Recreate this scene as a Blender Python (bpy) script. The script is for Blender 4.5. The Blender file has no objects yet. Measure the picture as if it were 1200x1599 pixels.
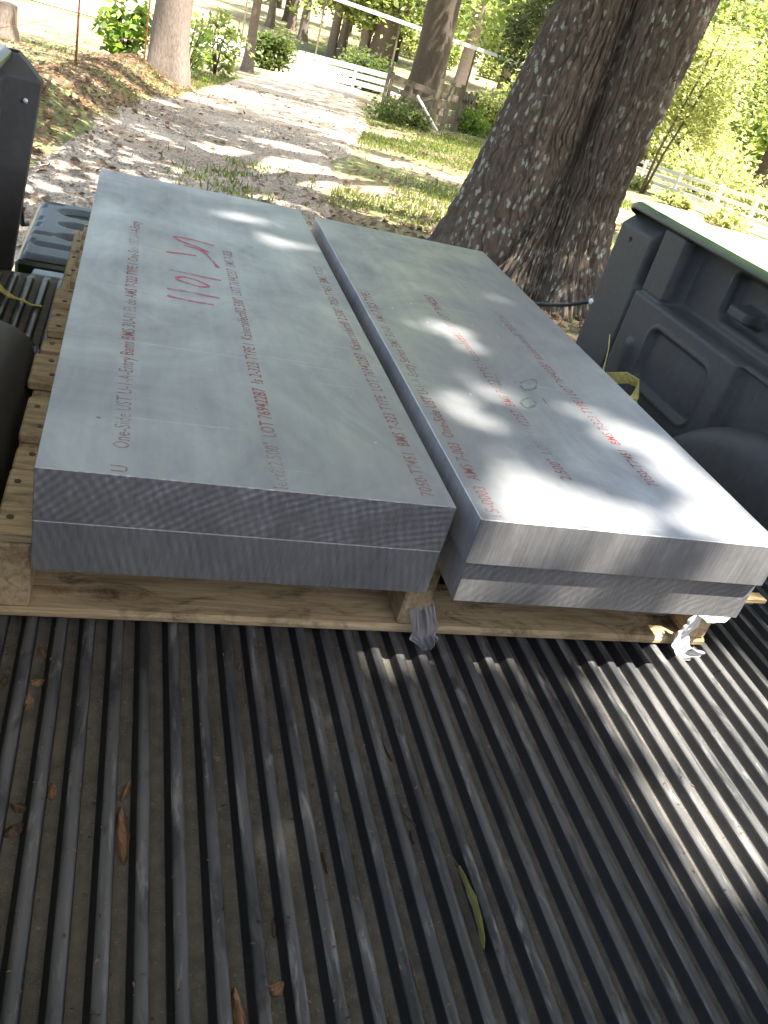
import bpy, math, random
import numpy as np
from mathutils import Vector, Matrix

# ------------------------------------------------------------------ camera, sky, sun, exposure
SC = bpy.context.scene
COL = SC.collection
cam_d = bpy.data.cameras.new('camera'); cam = bpy.data.objects.new('camera', cam_d); COL.objects.link(cam)
cam_d.sensor_fit = 'VERTICAL'; cam_d.sensor_height = 36.0; cam_d.sensor_width = 27.0
cam_d.lens = 29.21; cam_d.clip_start = 0.02; cam_d.clip_end = 2000
F = Vector((0.32154908, 0.79982763, -0.50683523)); RT = Vector((0.94291494, -0.22145486, 0.24873512))
UP = Vector((-0.0867041, 0.55788306, 0.82537803))
cam.matrix_world = Matrix(((RT.x, UP.x, -F.x, 0.0), (RT.y, UP.y, -F.y, 0.0), (RT.z, UP.z, -F.z, 0.7105), (0, 0, 0, 1)))
SC.camera = cam
SUNV = Vector((0.30, -0.30, 1.0)).normalized()          # towards the sun
W = bpy.data.worlds.new('World'); SC.world = W; W.use_nodes = True
wn = W.node_tree; bg = wn.nodes['Background']
sky = wn.nodes.new('ShaderNodeTexSky'); sky.sky_type = 'NISHITA'; sky.sun_disc = False
sky.sun_elevation = math.asin(SUNV.z); sky.sun_rotation = math.atan2(SUNV.x, SUNV.y)
sky.dust_density = 5.0; sky.air_density = 0.87; sky.ozone_density = 0.25
wn.links.new(sky.outputs[0], bg.inputs[0]); bg.inputs[1].default_value = 0.15
sun_d = bpy.data.lights.new('sun', 'SUN'); sun = bpy.data.objects.new('sun', sun_d); COL.objects.link(sun)
sun_d.energy = 5.0; sun_d.angle = math.radians(0.53); sun_d.color = (1.0, 0.955, 0.88)
sun.rotation_euler = SUNV.to_track_quat('Z', 'Y').to_euler(); sun.location = (6, -6, 20)
vs = SC.view_settings; vs.view_transform = 'Standard'; vs.look = 'None'; vs.gamma = 1.0; vs.exposure = 2.3
vs.use_curve_mapping = False
SC.cycles.use_denoising = True
SC.cycles.max_bounces = 7; SC.cycles.diffuse_bounces = 4; SC.cycles.glossy_bounces = 3
SC.cycles.transmission_bounces = 4; SC.cycles.transparent_max_bounces = 6
SC.cycles.sample_clamp_indirect = 6.0; SC.cycles.caustics_reflective = False; SC.cycles.caustics_refractive = False

rng = np.random.default_rng(7)
random.seed(7)

# ------------------------------------------------------------------ noise helpers
def _hash(ix, iy, seed):
    h = (ix.astype(np.int64) * 374761393 + iy.astype(np.int64) * 668265263 + seed * 974634711) & 0x7fffffff
    h = ((h ^ (h >> 13)) * 1274126177) & 0x7fffffff
    return ((h ^ (h >> 16)) & 0xffff) / 65535.0
def vnoise(x, y, seed=0, period=None):
    x = np.asarray(x, float); y = np.asarray(y, float)
    ix = np.floor(x); iy = np.floor(y); fx = x - ix; fy = y - iy
    fx = fx * fx * (3 - 2 * fx); fy = fy * fy * (3 - 2 * fy)
    def hh(a, b):
        if period: a = np.mod(a, period)
        return _hash(a, b, seed)
    a = hh(ix, iy); b = hh(ix + 1, iy); c = hh(ix, iy + 1); d = hh(ix + 1, iy + 1)
    return (a * (1 - fx) + b * fx) * (1 - fy) + (c * (1 - fx) + d * fx) * fy
def fbm(x, y, seed=0, oct=4):
    v = 0; a = .5
    for k in range(oct):
        v = v + a * vnoise(x * 2 ** k, y * 2 ** k, seed + k * 17); a *= .5
    return v
def sstep(a, b, x):
    t = np.clip((x - a) / (b - a), 0, 1); return t * t * (3 - 2 * t)

# ------------------------------------------------------------------ materials
def new_mat(name):
    m = bpy.data.materials.new(name); m.use_nodes = True
    nt = m.node_tree; return m, nt, nt.nodes, nt.links, nt.nodes['Principled BSDF']
def N(nt, typ, **kw):
    n = nt.nodes.new(typ)
    for k, v in kw.items(): setattr(n, k, v)
    return n
def ramp(nt, fac, stops):
    r = N(nt, 'ShaderNodeValToRGB'); nt.links.new(fac, r.inputs[0])
    el = r.color_ramp.elements
    while len(el) < len(stops): el.new(0.5)
    for e, (p, c) in zip(el, stops): e.position = p; e.color = (*c, 1)
    return r
def coords(nt, scale=(1, 1, 1), space='Object', rot=(0, 0, 0)):
    tc = N(nt, 'ShaderNodeTexCoord'); mp = N(nt, 'ShaderNodeMapping')
    mp.inputs['Scale'].default_value = scale; mp.inputs['Rotation'].default_value = rot
    if space == 'World':
        g = N(nt, 'ShaderNodeNewGeometry'); nt.links.new(g.outputs['Position'], mp.inputs[0])
    else: nt.links.new(tc.outputs[space], mp.inputs[0])
    return mp.outputs[0]
def noise(nt, vec, scale, detail=4, rough=.55, dist=0.0):
    n = N(nt, 'ShaderNodeTexNoise'); nt.links.new(vec, n.inputs['Vector'])
    n.inputs['Scale'].default_value = scale; n.inputs['Detail'].default_value = detail
    n.inputs['Roughness'].default_value = rough; n.inputs['Distortion'].default_value = dist
    return n.outputs[0]
def mixc(nt, fac, a, b, mode='MIX'):
    m = N(nt, 'ShaderNodeMix', data_type='RGBA', blend_type=mode)
    for s, v in ((0, fac), (6, a), (7, b)):
        if hasattr(v, 'node'): nt.links.new(v, m.inputs[s])
        else: m.inputs[s].default_value = v if s == 0 else (*v, 1)
    return m.outputs[2]
def math_n(nt, op, a, b=0.0, clamp=False):
    m = N(nt, 'ShaderNodeMath', operation=op); m.use_clamp = clamp
    for s, v in ((0, a), (1, b)):
        if hasattr(v, 'node'): nt.links.new(v, m.inputs[s])
        else: m.inputs[s].default_value = v
    return m.outputs[0]
def bump(nt, height, strength, dist, bsdf, prev=None):
    b = N(nt, 'ShaderNodeBump'); b.inputs['Strength'].default_value = strength; b.inputs['Distance'].default_value = dist
    nt.links.new(height, b.inputs['Height'])
    if prev: nt.links.new(prev, b.inputs['Normal'])
    if bsdf: nt.links.new(b.outputs[0], bsdf.inputs['Normal'])
    return b.outputs[0]
def plain(name, col, rough=.6, metal=0.0, var=.25, scale=20, bumps=0.0):
    m, nt, nd, lk, b = new_mat(name)
    v = coords(nt, space='World'); n = noise(nt, v, scale, 5)
    c = ramp(nt, n, [(.25, tuple(x * (1 - var) for x in col)), (.75, tuple(min(1, x * (1 + var)) for x in col))])
    lk.new(c.outputs[0], b.inputs['Base Color']); b.inputs['Roughness'].default_value = rough; b.inputs['Metallic'].default_value = metal
    if bumps: bump(nt, n, bumps, .01, b)
    return m

M = {}
# aluminium top: mill finish, faint rolling streaks, water stains and scuffs
def make_alu_top():
    m, nt, nd, lk, b = new_mat('aluminium_mill_face')
    v = coords(nt, (1, 1, 1), 'World')
    vs_ = coords(nt, (1, .06, 1), 'World')
    st = noise(nt, vs_, 60, 4, .6)
    bl = math_n(nt, 'ADD', math_n(nt, 'MULTIPLY', noise(nt, v, 3.2, 6, .65, 1.2), .65), math_n(nt, 'MULTIPLY', noise(nt, coords(nt, (1, .35, 1), 'World', (0, 0, .12)), 14, 5, .65, .6), .35))
    fine = noise(nt, v, 240, 2, .6)
    c1 = ramp(nt, bl, [(.30, (.235, .237, .240)), (.5, (.345, .347, .350)), (.70, (.47, .467, .460))])
    c2 = ramp(nt, st, [(.3, (.90, .90, .91)), (.7, (1, 1, 1))])
    c = mixc(nt, 1.0, c1.outputs[0], c2.outputs[0], 'MULTIPLY')
    # fine handling scratches
    for rot_, sc_ in ((.9, 11), (-.6, 8), (2.3, 13)):
        s3 = ramp(nt, noise(nt, coords(nt, (.12, 9, 1), 'World', (0, 0, rot_)), sc_, 2, .5), [(.735, (0, 0, 0)), (.755, (1, 1, 1))])
        c = mixc(nt, math_n(nt, 'MULTIPLY', s3.outputs[0], .3), c, (.52, .52, .51))
    # tan water marks
    wm = ramp(nt, noise(nt, coords(nt, (1, .45, 1), 'World'), 7, 5, .65, 1.5), [(.58, (0, 0, 0)), (.70, (1, 1, 1))])
    c = mixc(nt, math_n(nt, 'MULTIPLY', wm.outputs[0], .5), c, (.40, .37, .315))
    # scuff lines and small white specks
    sc = ramp(nt, noise(nt, coords(nt, (.25, 6, 1), 'World', (0, 0, .25)), 9, 3, .5), [(.70, (0, 0, 0)), (.74, (1, 1, 1))])
    c = mixc(nt, math_n(nt, 'MULTIPLY', sc.outputs[0], .35), c, (.55, .55, .53))
    vo = N(nt, 'ShaderNodeTexVoronoi'); lk.new(v, vo.inputs['Vector']); vo.inputs['Scale'].default_value = 34
    sp = ramp(nt, vo.outputs['Distance'], [(.045, (1, 1, 1)), (.075, (0, 0, 0))])
    spm = ramp(nt, noise(nt, v, 2.2, 3), [(.56, (0, 0, 0)), (.66, (1, 1, 1))])
    c = mixc(nt, math_n(nt, 'MULTIPLY', sp.outputs[0], spm.outputs[0]), c, (.85, .85, .84))
    vo2 = N(nt, 'ShaderNodeTexVoronoi'); lk.new(v, vo2.inputs['Vector']); vo2.inputs['Scale'].default_value = 9
    sp2 = ramp(nt, vo2.outputs['Distance'], [(.018, (1, 1, 1)), (.026, (0, 0, 0))])
    c = mixc(nt, math_n(nt, 'MULTIPLY', sp2.outputs[0], .8), c, (.10, .10, .10))
    lk.new(c, b.inputs['Base Color'])
    b.inputs['Metallic'].default_value = .55
    r = ramp(nt, bl, [(.3, (.58, .58, .58)), (.7, (.34, .34, .34))]); lk.new(r.outputs[0], b.inputs['Roughness'])
    bump(nt, st, .05, .002, b, bump(nt, fine, .08, .001, None))
    return m
def make_alu_saw(name, kind, tint=1.0):
    m, nt, nd, lk, b = new_mat(name)
    v = coords(nt, (1, 1, 1), 'World')
    dn = noise(nt, v, 6, 3)
    def wave(rot, sc, dist):
        w = N(nt, 'ShaderNodeTexWave', wave_type='BANDS', bands_direction='X')
        lk.new(coords(nt, (1, 1, 1), 'World', rot), w.inputs['Vector'])
        w.inputs['Scale'].default_value = sc; w.inputs['Distortion'].default_value = dist
        w.inputs['Detail'].default_value = 3; w.inputs['Detail Scale'].default_value = 1.6
        return w.outputs['Fac']
    def rings(cx, cz, sc, dist):
        w = N(nt, 'ShaderNodeTexWave', wave_type='RINGS', rings_direction='Y')
        mp = N(nt, 'ShaderNodeMapping'); mp.inputs['Location'].default_value = (-cx, 0, -cz)
        g = N(nt, 'ShaderNodeNewGeometry'); lk.new(g.outputs['Position'], mp.inputs[0]); lk.new(mp.outputs[0], w.inputs['Vector'])
        w.inputs['Scale'].default_value = sc; w.inputs['Distortion'].default_value = dist; w.inputs['Detail'].default_value = 2
        w.inputs['Detail Scale'].default_value = 1.2
        return w.outputs['Fac']
    patch = ramp(nt, noise(nt, coords(nt, (9, 1, 14), 'World', (0, .7, 0)), 2.5, 4, .6), [(.35, (.15, .15, .15)), (.62, (1, 1, 1))]).outputs[0]
    patch2 = ramp(nt, noise(nt, coords(nt, (16, 1, 9), 'World', (0, -.5, 0)), 3, 4, .6), [(.35, (.1, .1, .1)), (.6, (1, 1, 1))]).outputs[0]
    scr = noise(nt, coords(nt, (90, 1, 12), 'World', (0, .75 if kind in ('cross', 'diag') else (-.35 if kind == 'arc' else .1), 0)), 3, 4, .7)
    def mul(a, b_): return math_n(nt, 'MULTIPLY', a, b_)
    if kind == 'cross':
        h = math_n(nt, 'ADD', mul(mul(rings(.46, -.30, 36, 2.4), patch), .70), math_n(nt, 'ADD', mul(mul(rings(-.60, -.10, 31, 2.4), patch2), .45), mul(scr, .85)))
    elif kind == 'arc':
        h = math_n(nt, 'ADD', mul(mul(rings(-.75, -.10, 33, 1.2), patch), .38), mul(scr, 1.25))
    elif kind == 'side':
        h = math_n(nt, 'ADD', mul(noise(nt, coords(nt, (1, 130, 6), 'World', (.25, 0, 0)), 3, 4), 1.2), noise(nt, v, 30, 3))
    elif kind == 'vert':
        h = math_n(nt, 'ADD', mul(mul(noise(nt, coords(nt, (150, 1, 5), 'World', (0, .10, 0)), 2, 5, .7), 1.5), 1), mul(patch2, .35))
    else:
        h = math_n(nt, 'ADD', mul(noise(nt, coords(nt, (95, 1, 7), 'World', (0, -.6, 0)), 2.5, 5, .7), 1.4), mul(mul(rings(1.1, -.3, 30, 6), patch), .5))
    k = tint
    c = ramp(nt, math_n(nt, 'MULTIPLY', h, .5), [(.2, (.26 * k, .252 * k, .238 * k)), (.55, (.40 * k, .392 * k, .376 * k)), (.85, (.60 * k, .59 * k, .57 * k))])
    sm = ramp(nt, dn, [(.35, (.72, .72, .74)), (.65, (1, 1, 1))])
    lk.new(mixc(nt, 1.0, c.outputs[0], sm.outputs[0], 'MULTIPLY'), b.inputs['Base Color'])
    b.inputs['Metallic'].default_value = .6; b.inputs['Roughness'].default_value = .45
    bump(nt, h, .5, .0010, b)
    return m
M['alu_top'] = make_alu_top()
M['saw_cross'] = make_alu_saw('aluminium_sawn_crosshatch', 'cross')
M['saw_arc'] = make_alu_saw('aluminium_sawn_arcs', 'arc')
M['saw_vert'] = make_alu_saw('aluminium_sawn_upright', 'vert', .98)
M['saw_diag'] = make_alu_saw('aluminium_sawn_diagonal', 'diag', .98)
M['saw_side'] = make_alu_saw('aluminium_sawn_side', 'side', 1.45)  # sides paled in colour to stand in for sky reflected on the metal

def make_ink(name, col, fade_scale, lo, hi):
    m, nt, nd, lk, b = new_mat(name)
    lk.new(ramp(nt, noise(nt, coords(nt, space='World'), 30, 3), [(.3, tuple(x * .8 for x in col)), (.7, col)]).outputs[0], b.inputs['Base Color'])
    b.inputs['Roughness'].default_value = .6
    v = coords(nt, space='World')
    a = math_n(nt, 'ADD', math_n(nt, 'MULTIPLY', noise(nt, v, fade_scale, 3), .62), math_n(nt, 'MULTIPLY', noise(nt, v, 420, 2), .38))
    r = ramp(nt, a, [(lo, (0, 0, 0)), (hi, (1, 1, 1))])
    lk.new(math_n(nt, 'MULTIPLY', r.outputs[0], .92), b.inputs['Alpha'])
    return m
M['ink'] = make_ink('red_stamp_ink', (.36, .085, .065), 7, .34, .64)
M['marker'] = make_ink('pink_marker', (.56, .085, .135), 25, .30, .55)
M['marker_green'] = make_ink('green_marker', (.10, .20, .15), 25, .40, .62)

def make_liner(name, base, rough, dust, bumpscale, bumpstr, streak=False):
    m, nt, nd, lk, b = new_mat(name)
    v = coords(nt, (1, 1, 1), 'World'); vst = coords(nt, (1, .05, 1), 'World')
    big = noise(nt, v, 3.2, 5, .6, .4); st = noise(nt, vst, 130, 4, .6)
    mm = math_n(nt, 'ADD', math_n(nt, 'MULTIPLY', big, .6), math_n(nt, 'MULTIPLY', st if streak else noise(nt, v, 60, 4), .4))
    c = ramp(nt, mm, [(.37, base), (.50, tuple((p + q) / 2 for p, q in zip(base, dust))), (.64, dust)])
    out = c.outputs[0]
    # pale scuffs, fine scratches and specks of grit
    if streak:
        sf = ramp(nt, noise(nt, coords(nt, (1, .16, 1), 'World'), 75, 4, .65, .3), [(.56, (0, 0, 0)), (.66, (1, 1, 1))]).outputs[0]
        gl = ramp(nt, noise(nt, coords(nt, (1, .30, 1), 'World', (0, 0, .3)), 22, 5, .65, .5), [(.38, (1, 1, 1)), (.46, (0, 0, 0))]).outputs[0]
        out = mixc(nt, math_n(nt, 'MULTIPLY', sf, .7), out, tuple(min(.3, x * 1.7) for x in dust)); out = mixc(nt, math_n(nt, 'MULTIPLY', gl, .75), out, tuple(x * .5 for x in base))
    else:
        sf = ramp(nt, noise(nt, coords(nt, (1, .8, .12), 'World', (.5, .2, .3)), 110, 3, .6), [(.66, (0, 0, 0)), (.70, (1, 1, 1))]).outputs[0]
        sg = ramp(nt, noise(nt, v, 9, 4, .7), [(.45, (0, 0, 0)), (.65, (1, 1, 1))]).outputs[0]
        out = mixc(nt, math_n(nt, 'MULTIPLY', math_n(nt, 'MULTIPLY', sf, sg), .6), out, tuple(min(.3, x * 2.0) for x in dust))
        gt_ = ramp(nt, noise(nt, v, 380, 2, .6), [(.62, (0, 0, 0)), (.72, (1, 1, 1))]).outputs[0]
        out = mixc(nt, math_n(nt, 'MULTIPLY', gt_, .45), out, tuple(min(.3, x * 1.7) for x in dust))
    lk.new(out, b.inputs['Base Color'])
    rr = ramp(nt, mm, [(.3, (rough - .1,) * 3), (.7, (min(1, rough + .2),) * 3)]); lk.new(rr.outputs[0], b.inputs['Roughness'])
    n1 = bump(nt, noise(nt, v, bumpscale, 3), bumpstr, .0015, None if streak else b)
    if streak: bump(nt, st, .25, .0006, b, n1)
    return m
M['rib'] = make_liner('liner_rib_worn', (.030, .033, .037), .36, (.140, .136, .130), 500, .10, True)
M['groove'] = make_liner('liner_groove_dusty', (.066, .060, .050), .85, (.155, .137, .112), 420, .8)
M['ribside_shade'] = make_liner('liner_rib_side_shade', (.010, .010, .011), .6, (.018, .017, .016), 600, .3)  # less dusty rib flanks, with their shade darkened into the colour
M['liner'] = make_liner('liner_side_plastic', (.028, .027, .025), .55, (.066, .062, .056), 900, .35)
M['tail_liner'] = make_liner('tailgate_plastic', (.05, .065, .075), .45, (.11, .13, .14), 700, .3)
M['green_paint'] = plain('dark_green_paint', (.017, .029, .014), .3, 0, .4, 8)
M['rail_glare'] = plain('green_paint_glare', (.34, .37, .31), .3, 0, .25, 14)  # rail top: glare of sun and sky painted in as pale colour
M['steel'] = plain('scuffed_steel', (.16, .19, .22), .4, .5, .5, 14)
M['rust'] = plain('rusty_steel', (.16, .055, .025), .85, 0, .4, 30, .4)
M['nail'] = plain('rusty_nail', (.10, .07, .05), .6, .4, .4, 90)
M['dark'] = plain('black_rubber', (.012, .012, .012), .6, 0, .3, 60)
M['white_plastic'] = plain('white_plastic', (.75, .75, .72), .45, 0, .05, 20)
M['strap'] = plain('yellow_webbing', (.62, .54, .16), .8, 0, .25, 90, .4)
M['glass'] = plain('dark_glass', (.02, .025, .03), .05, 0, .1, 4)

def make_wood(name, cols, sc=1.0, dirt=.35):
    m, nt, nd, lk, b = new_mat(name)
    oi = N(nt, 'ShaderNodeObjectInfo')
    tc = N(nt, 'ShaderNodeTexCoord'); mp = N(nt, 'ShaderNodeMapping'); mp.inputs['Scale'].default_value = (3 * sc, 40 * sc, 40 * sc)
    off = N(nt, 'ShaderNodeVectorMath', operation='ADD'); lk.new(tc.outputs['Object'], off.inputs[0]); lk.new(oi.outputs['Random'], off.inputs[1])
    lk.new(off.outputs[0], mp.inputs[0])
    g = noise(nt, mp.outputs[0], 2.2, 6, .65, 1.2)
    c = ramp(nt, g, [(.28, cols[0]), (.5, cols[1]), (.72, cols[2])])
    v = coords(nt, (1, 1, 1), 'World')
    d = ramp(nt, noise(nt, coords(nt, (1, 2.2, 1), 'World'), 9, 6, .7, 1.0), [(.50, (1, 1, 1)), (.72, (1 - dirt * 1.6, 1 - dirt * 1.65, 1 - dirt * 1.7))])
    c2 = mixc(nt, 1.0, c.outputs[0], d.outputs[0], 'MULTIPLY')
    rv = ramp(nt, oi.outputs['Random'], [(0, (.82, .80, .78)), (1, (1.0, 1.0, 1.0))])
    lk.new(mixc(nt, 1.0, c2, rv.outputs[0], 'MULTIPLY'), b.inputs['Base Color'])
    b.inputs['Roughness'].default_value = .78
    bump(nt, g, .4, .002, b)
    return m
M['pallet'] = make_wood('pallet_wood', ((.30, .195, .09), (.56, .42, .23), (.72, .58, .36)))
M['pallet_dirty'] = make_wood('pallet_wood_stained', ((.27, .18, .085), (.50, .375, .20), (.66, .53, .33)), 1.0, .58)
M['old_wood'] = make_wood('weathered_fence_wood', ((.07, .058, .036), (.14, .115, .075), (.22, .185, .125)), .5)
M['chip'] = make_wood('bark_chip', ((.14, .07, .035), (.27, .15, .08), (.40, .26, .15)), 4)
M['white_fence'] = plain('white_fence_paint', (.78, .77, .73), .6, 0, .06, 6)

def make_bark(name, dark, mid, light, lichen):
    m, nt, nd, lk, b = new_mat(name)
    v = coords(nt, (1, 1, 1), 'World'); vz = coords(nt, (1, 1, .28), 'World')
    g = noise(nt, vz, 42, 6, .7, .2)
    c = ramp(nt, g, [(.25, dark), (.5, mid), (.75, light)])
    out = c.outputs[0]
    if lichen:
        vo = N(nt, 'ShaderNodeTexVoronoi'); vo.inputs['Scale'].default_value = 26; vo.inputs['Randomness'].default_value = 1
        lk.new(coords(nt, (1, 1, .45), 'World'), vo.inputs['Vector'])
        nz = noise(nt, coords(nt, (1, 1, .5), 'World'), 70, 5, .7)
        dd = math_n(nt, 'ADD', vo.outputs['Distance'], math_n(nt, 'MULTIPLY', nz, .9))
        sp = ramp(nt, dd, [(.70, (1, 1, 1)), (.80, (0, 0, 0))])
        ms = ramp(nt, noise(nt, v, 2.6, 4, .6), [(.40, (0, 0, 0)), (.58, (1, 1, 1))])
        f = math_n(nt, 'MULTIPLY', sp.outputs[0], ms.outputs[0])
        out = mixc(nt, math_n(nt, 'MULTIPLY', f, .85), out, (.33, .35, .29))
        gp = ramp(nt, noise(nt, v, 1.7, 4, .6), [(.60, (0, 0, 0)), (.72, (1, 1, 1))])
        out = mixc(nt, math_n(nt, 'MULTIPLY', gp.outputs[0], .4), out, (.13, .14, .05))
    lk.new(out, b.inputs['Base Color']); b.inputs['Roughness'].default_value = .9
    bump(nt, g, .6, .012, b)
    return m
M['oak_bark'] = make_bark('oak_bark', (.038, .027, .018), (.085, .063, .044), (.155, .120, .090), True)
M['bark'] = make_bark('dark_bark', (.03, .022, .015), (.065, .048, .034), (.125, .098, .074), False)
M['pale_bark'] = make_bark('pale_bark', (.08, .062, .048), (.16, .125, .10), (.25, .205, .17), False)

def make_leaf(name, c1, c2, tr):
    m, nt, nd, lk, b = new_mat(name)
    at = N(nt, 'ShaderNodeAttribute', attribute_name='hue')
    c = ramp(nt, at.outputs['Fac'], [(0, c1), (1, c2)])
    lk.new(c.outputs[0], b.inputs['Base Color']); b.inputs['Roughness'].default_value = .5
    t = N(nt, 'ShaderNodeBsdfTranslucent')
    tcol = mixc(nt, 1.0, c.outputs[0], tuple(tr), 'MULTIPLY'); lk.new(tcol, t.inputs['Color'])
    a = N(nt, 'ShaderNodeMixShader'); a.inputs[0].default_value = .5
    lk.new(b.outputs[0], a.inputs[1]); lk.new(t.outputs[0], a.inputs[2])
    lk.new(a.outputs[0], nd['Material Output'].inputs['Surface'])
    return m
M['leaf_oak'] = make_leaf('oak_leaf', (.048, .066, .028), (.105, .122, .055), (1.4, 1.4, 1.15))
M['leaf_far'] = make_leaf('broad_leaf', (.10, .145, .04), (.22, .25, .085), (2.2, 2.2, 1.5))
M['leaf_yellow'] = make_leaf('yellow_green_leaf', (.20, .235, .085), (.34, .345, .165), (1.9, 1.85, 1.4))
M['leaf_dark'] = make_leaf('cedar_leaf', (.05, .08, .02), (.11, .14, .035), (1.6, 1.6, 1.0))
M['leaf_bush'] = make_leaf('bush_leaf', (.08, .14, .03), (.20, .27, .06), (2.1, 2.2, 1.2))
M['grass'] = make_leaf('grass_blade', (.06, .10, .02), (.20, .22, .07), (1.8, 1.8, 1.0))
M['litter'] = make_leaf('dry_leaf', (.085, .05, .03), (.30, .20, .125), (1.1, 1.0, .9))
M['stone'] = make_leaf('gravel_stone', (.22, .18, .14), (.44, .39, .33), (.2, .2, .2))
M['fresh_leaf'] = make_leaf('willow_leaf', (.22, .21, .07), (.30, .29, .11), (1.5, 1.5, 1.0))

def make_ground():
    m, nt, nd, lk, b = new_mat('lawn_and_leaf_litter')
    v = coords(nt, space='World')
    n1 = noise(nt, v, .35, 5, .6); n2 = noise(nt, v, 4, 6, .7); n3 = noise(nt, v, 45, 4, .7)
    grass = ramp(nt, n2, [(.3, (.09, .115, .03)), (.55, (.16, .18, .055)), (.75, (.26, .25, .11))])
    dirt = ramp(nt, n3, [(.3, (.13, .085, .05)), (.5, (.26, .185, .12)), (.7, (.42, .33, .235))])
    a = math_n(nt, 'ADD', math_n(nt, 'MULTIPLY', n1, .6), math_n(nt, 'MULTIPLY', n2, .4))
    f = ramp(nt, a, [(.44, (0, 0, 0)), (.56, (1, 1, 1))])
    lk.new(mixc(nt, f.outputs[0], grass.outputs[0], dirt.outputs[0]), b.inputs['Base Color'])
    b.inputs['Roughness'].default_value = .95
    bump(nt, n3, .7, .03, b)
    return m
def make_drive():
    m, nt, nd, lk, b = new_mat('gravel_drive')
    v = coords(nt, space='World')
    vo = N(nt, 'ShaderNodeTexVoronoi'); vo.inputs['Scale'].default_value = 38; lk.new(v, vo.inputs['Vector'])
    st = ramp(nt, noise(nt, v, 60, 4, .7), [(.3, (.21, .17, .125)), (.5, (.36, .305, .24)), (.7, (.50, .445, .375))])
    lit = ramp(nt, noise(nt, v, 1.2, 6, .65, .5), [(.44, (0, 0, 0)), (.58, (1, 1, 1))])
    c = mixc(nt, math_n(nt, 'MULTIPLY', lit.outputs[0], .55), st.outputs[0], ramp(nt, noise(nt, v, 30, 4), [(.3, (.15, .10, .06)), (.7, (.36, .26, .175))]).outputs[0])
    lk.new(c, b.inputs['Base Color']); b.inputs['Roughness'].default_value = .95
    bump(nt, vo.outputs['Distance'], .9, .02, b)
    return m
M['ground'] = make_ground(); M['drive'] = make_drive()
M['road'] = plain('pale_gravel_road', (.50, .46, .40), .95, 0, .12, 3)
def make_film(name, col, alpha):
    m, nt, nd, lk, b = new_mat(name)
    lk.new(ramp(nt, noise(nt, coords(nt, space='World'), 40, 4), [(.3, tuple(x * .8 for x in col)), (.7, col)]).outputs[0], b.inputs['Base Color'])
    b.inputs['Roughness'].default_value = .22; b.inputs['Alpha'].default_value = alpha
    return m
M['film'] = make_film('clear_stretch_film', (.24, .24, .245), .70)
M['film_white'] = make_film('white_stretch_film', (.80, .80, .79), .97)

# ------------------------------------------------------------------ object helpers
def link(o, parent=None):
    COL.objects.link(o)
    if parent: o.parent = parent
    return o
def mesh(name, verts, faces, mats, parent=None, smooth=False, midx=None, loc=None):
    me = bpy.data.meshes.new(name)
    me.from_pydata([tuple(v) for v in verts], [], [tuple(f) for f in faces])
    for m in (mats if isinstance(mats, (list, tuple)) else [mats]): me.materials.append(m)
    if midx is not None: me.polygons.foreach_set('material_index', np.asarray(midx, np.int32))
    if smooth: me.polygons.foreach_set('use_smooth', np.ones(len(me.polygons), bool))
    me.update()
    o = bpy.data.objects.new(name, me)
    if loc: o.location = loc
    return link(o, parent)
def empty(name, loc=(0, 0, 0)):
    o = bpy.data.objects.new(name, None); o.location = loc; o.empty_display_size = .1
    return link(o)
def tag(o, label=None, cat=None, group=None, kind=None):
    if label: o['label'] = label
    if cat: o['category'] = cat
    if group: o['group'] = group
    if kind: o['kind'] = kind
    return o
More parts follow.
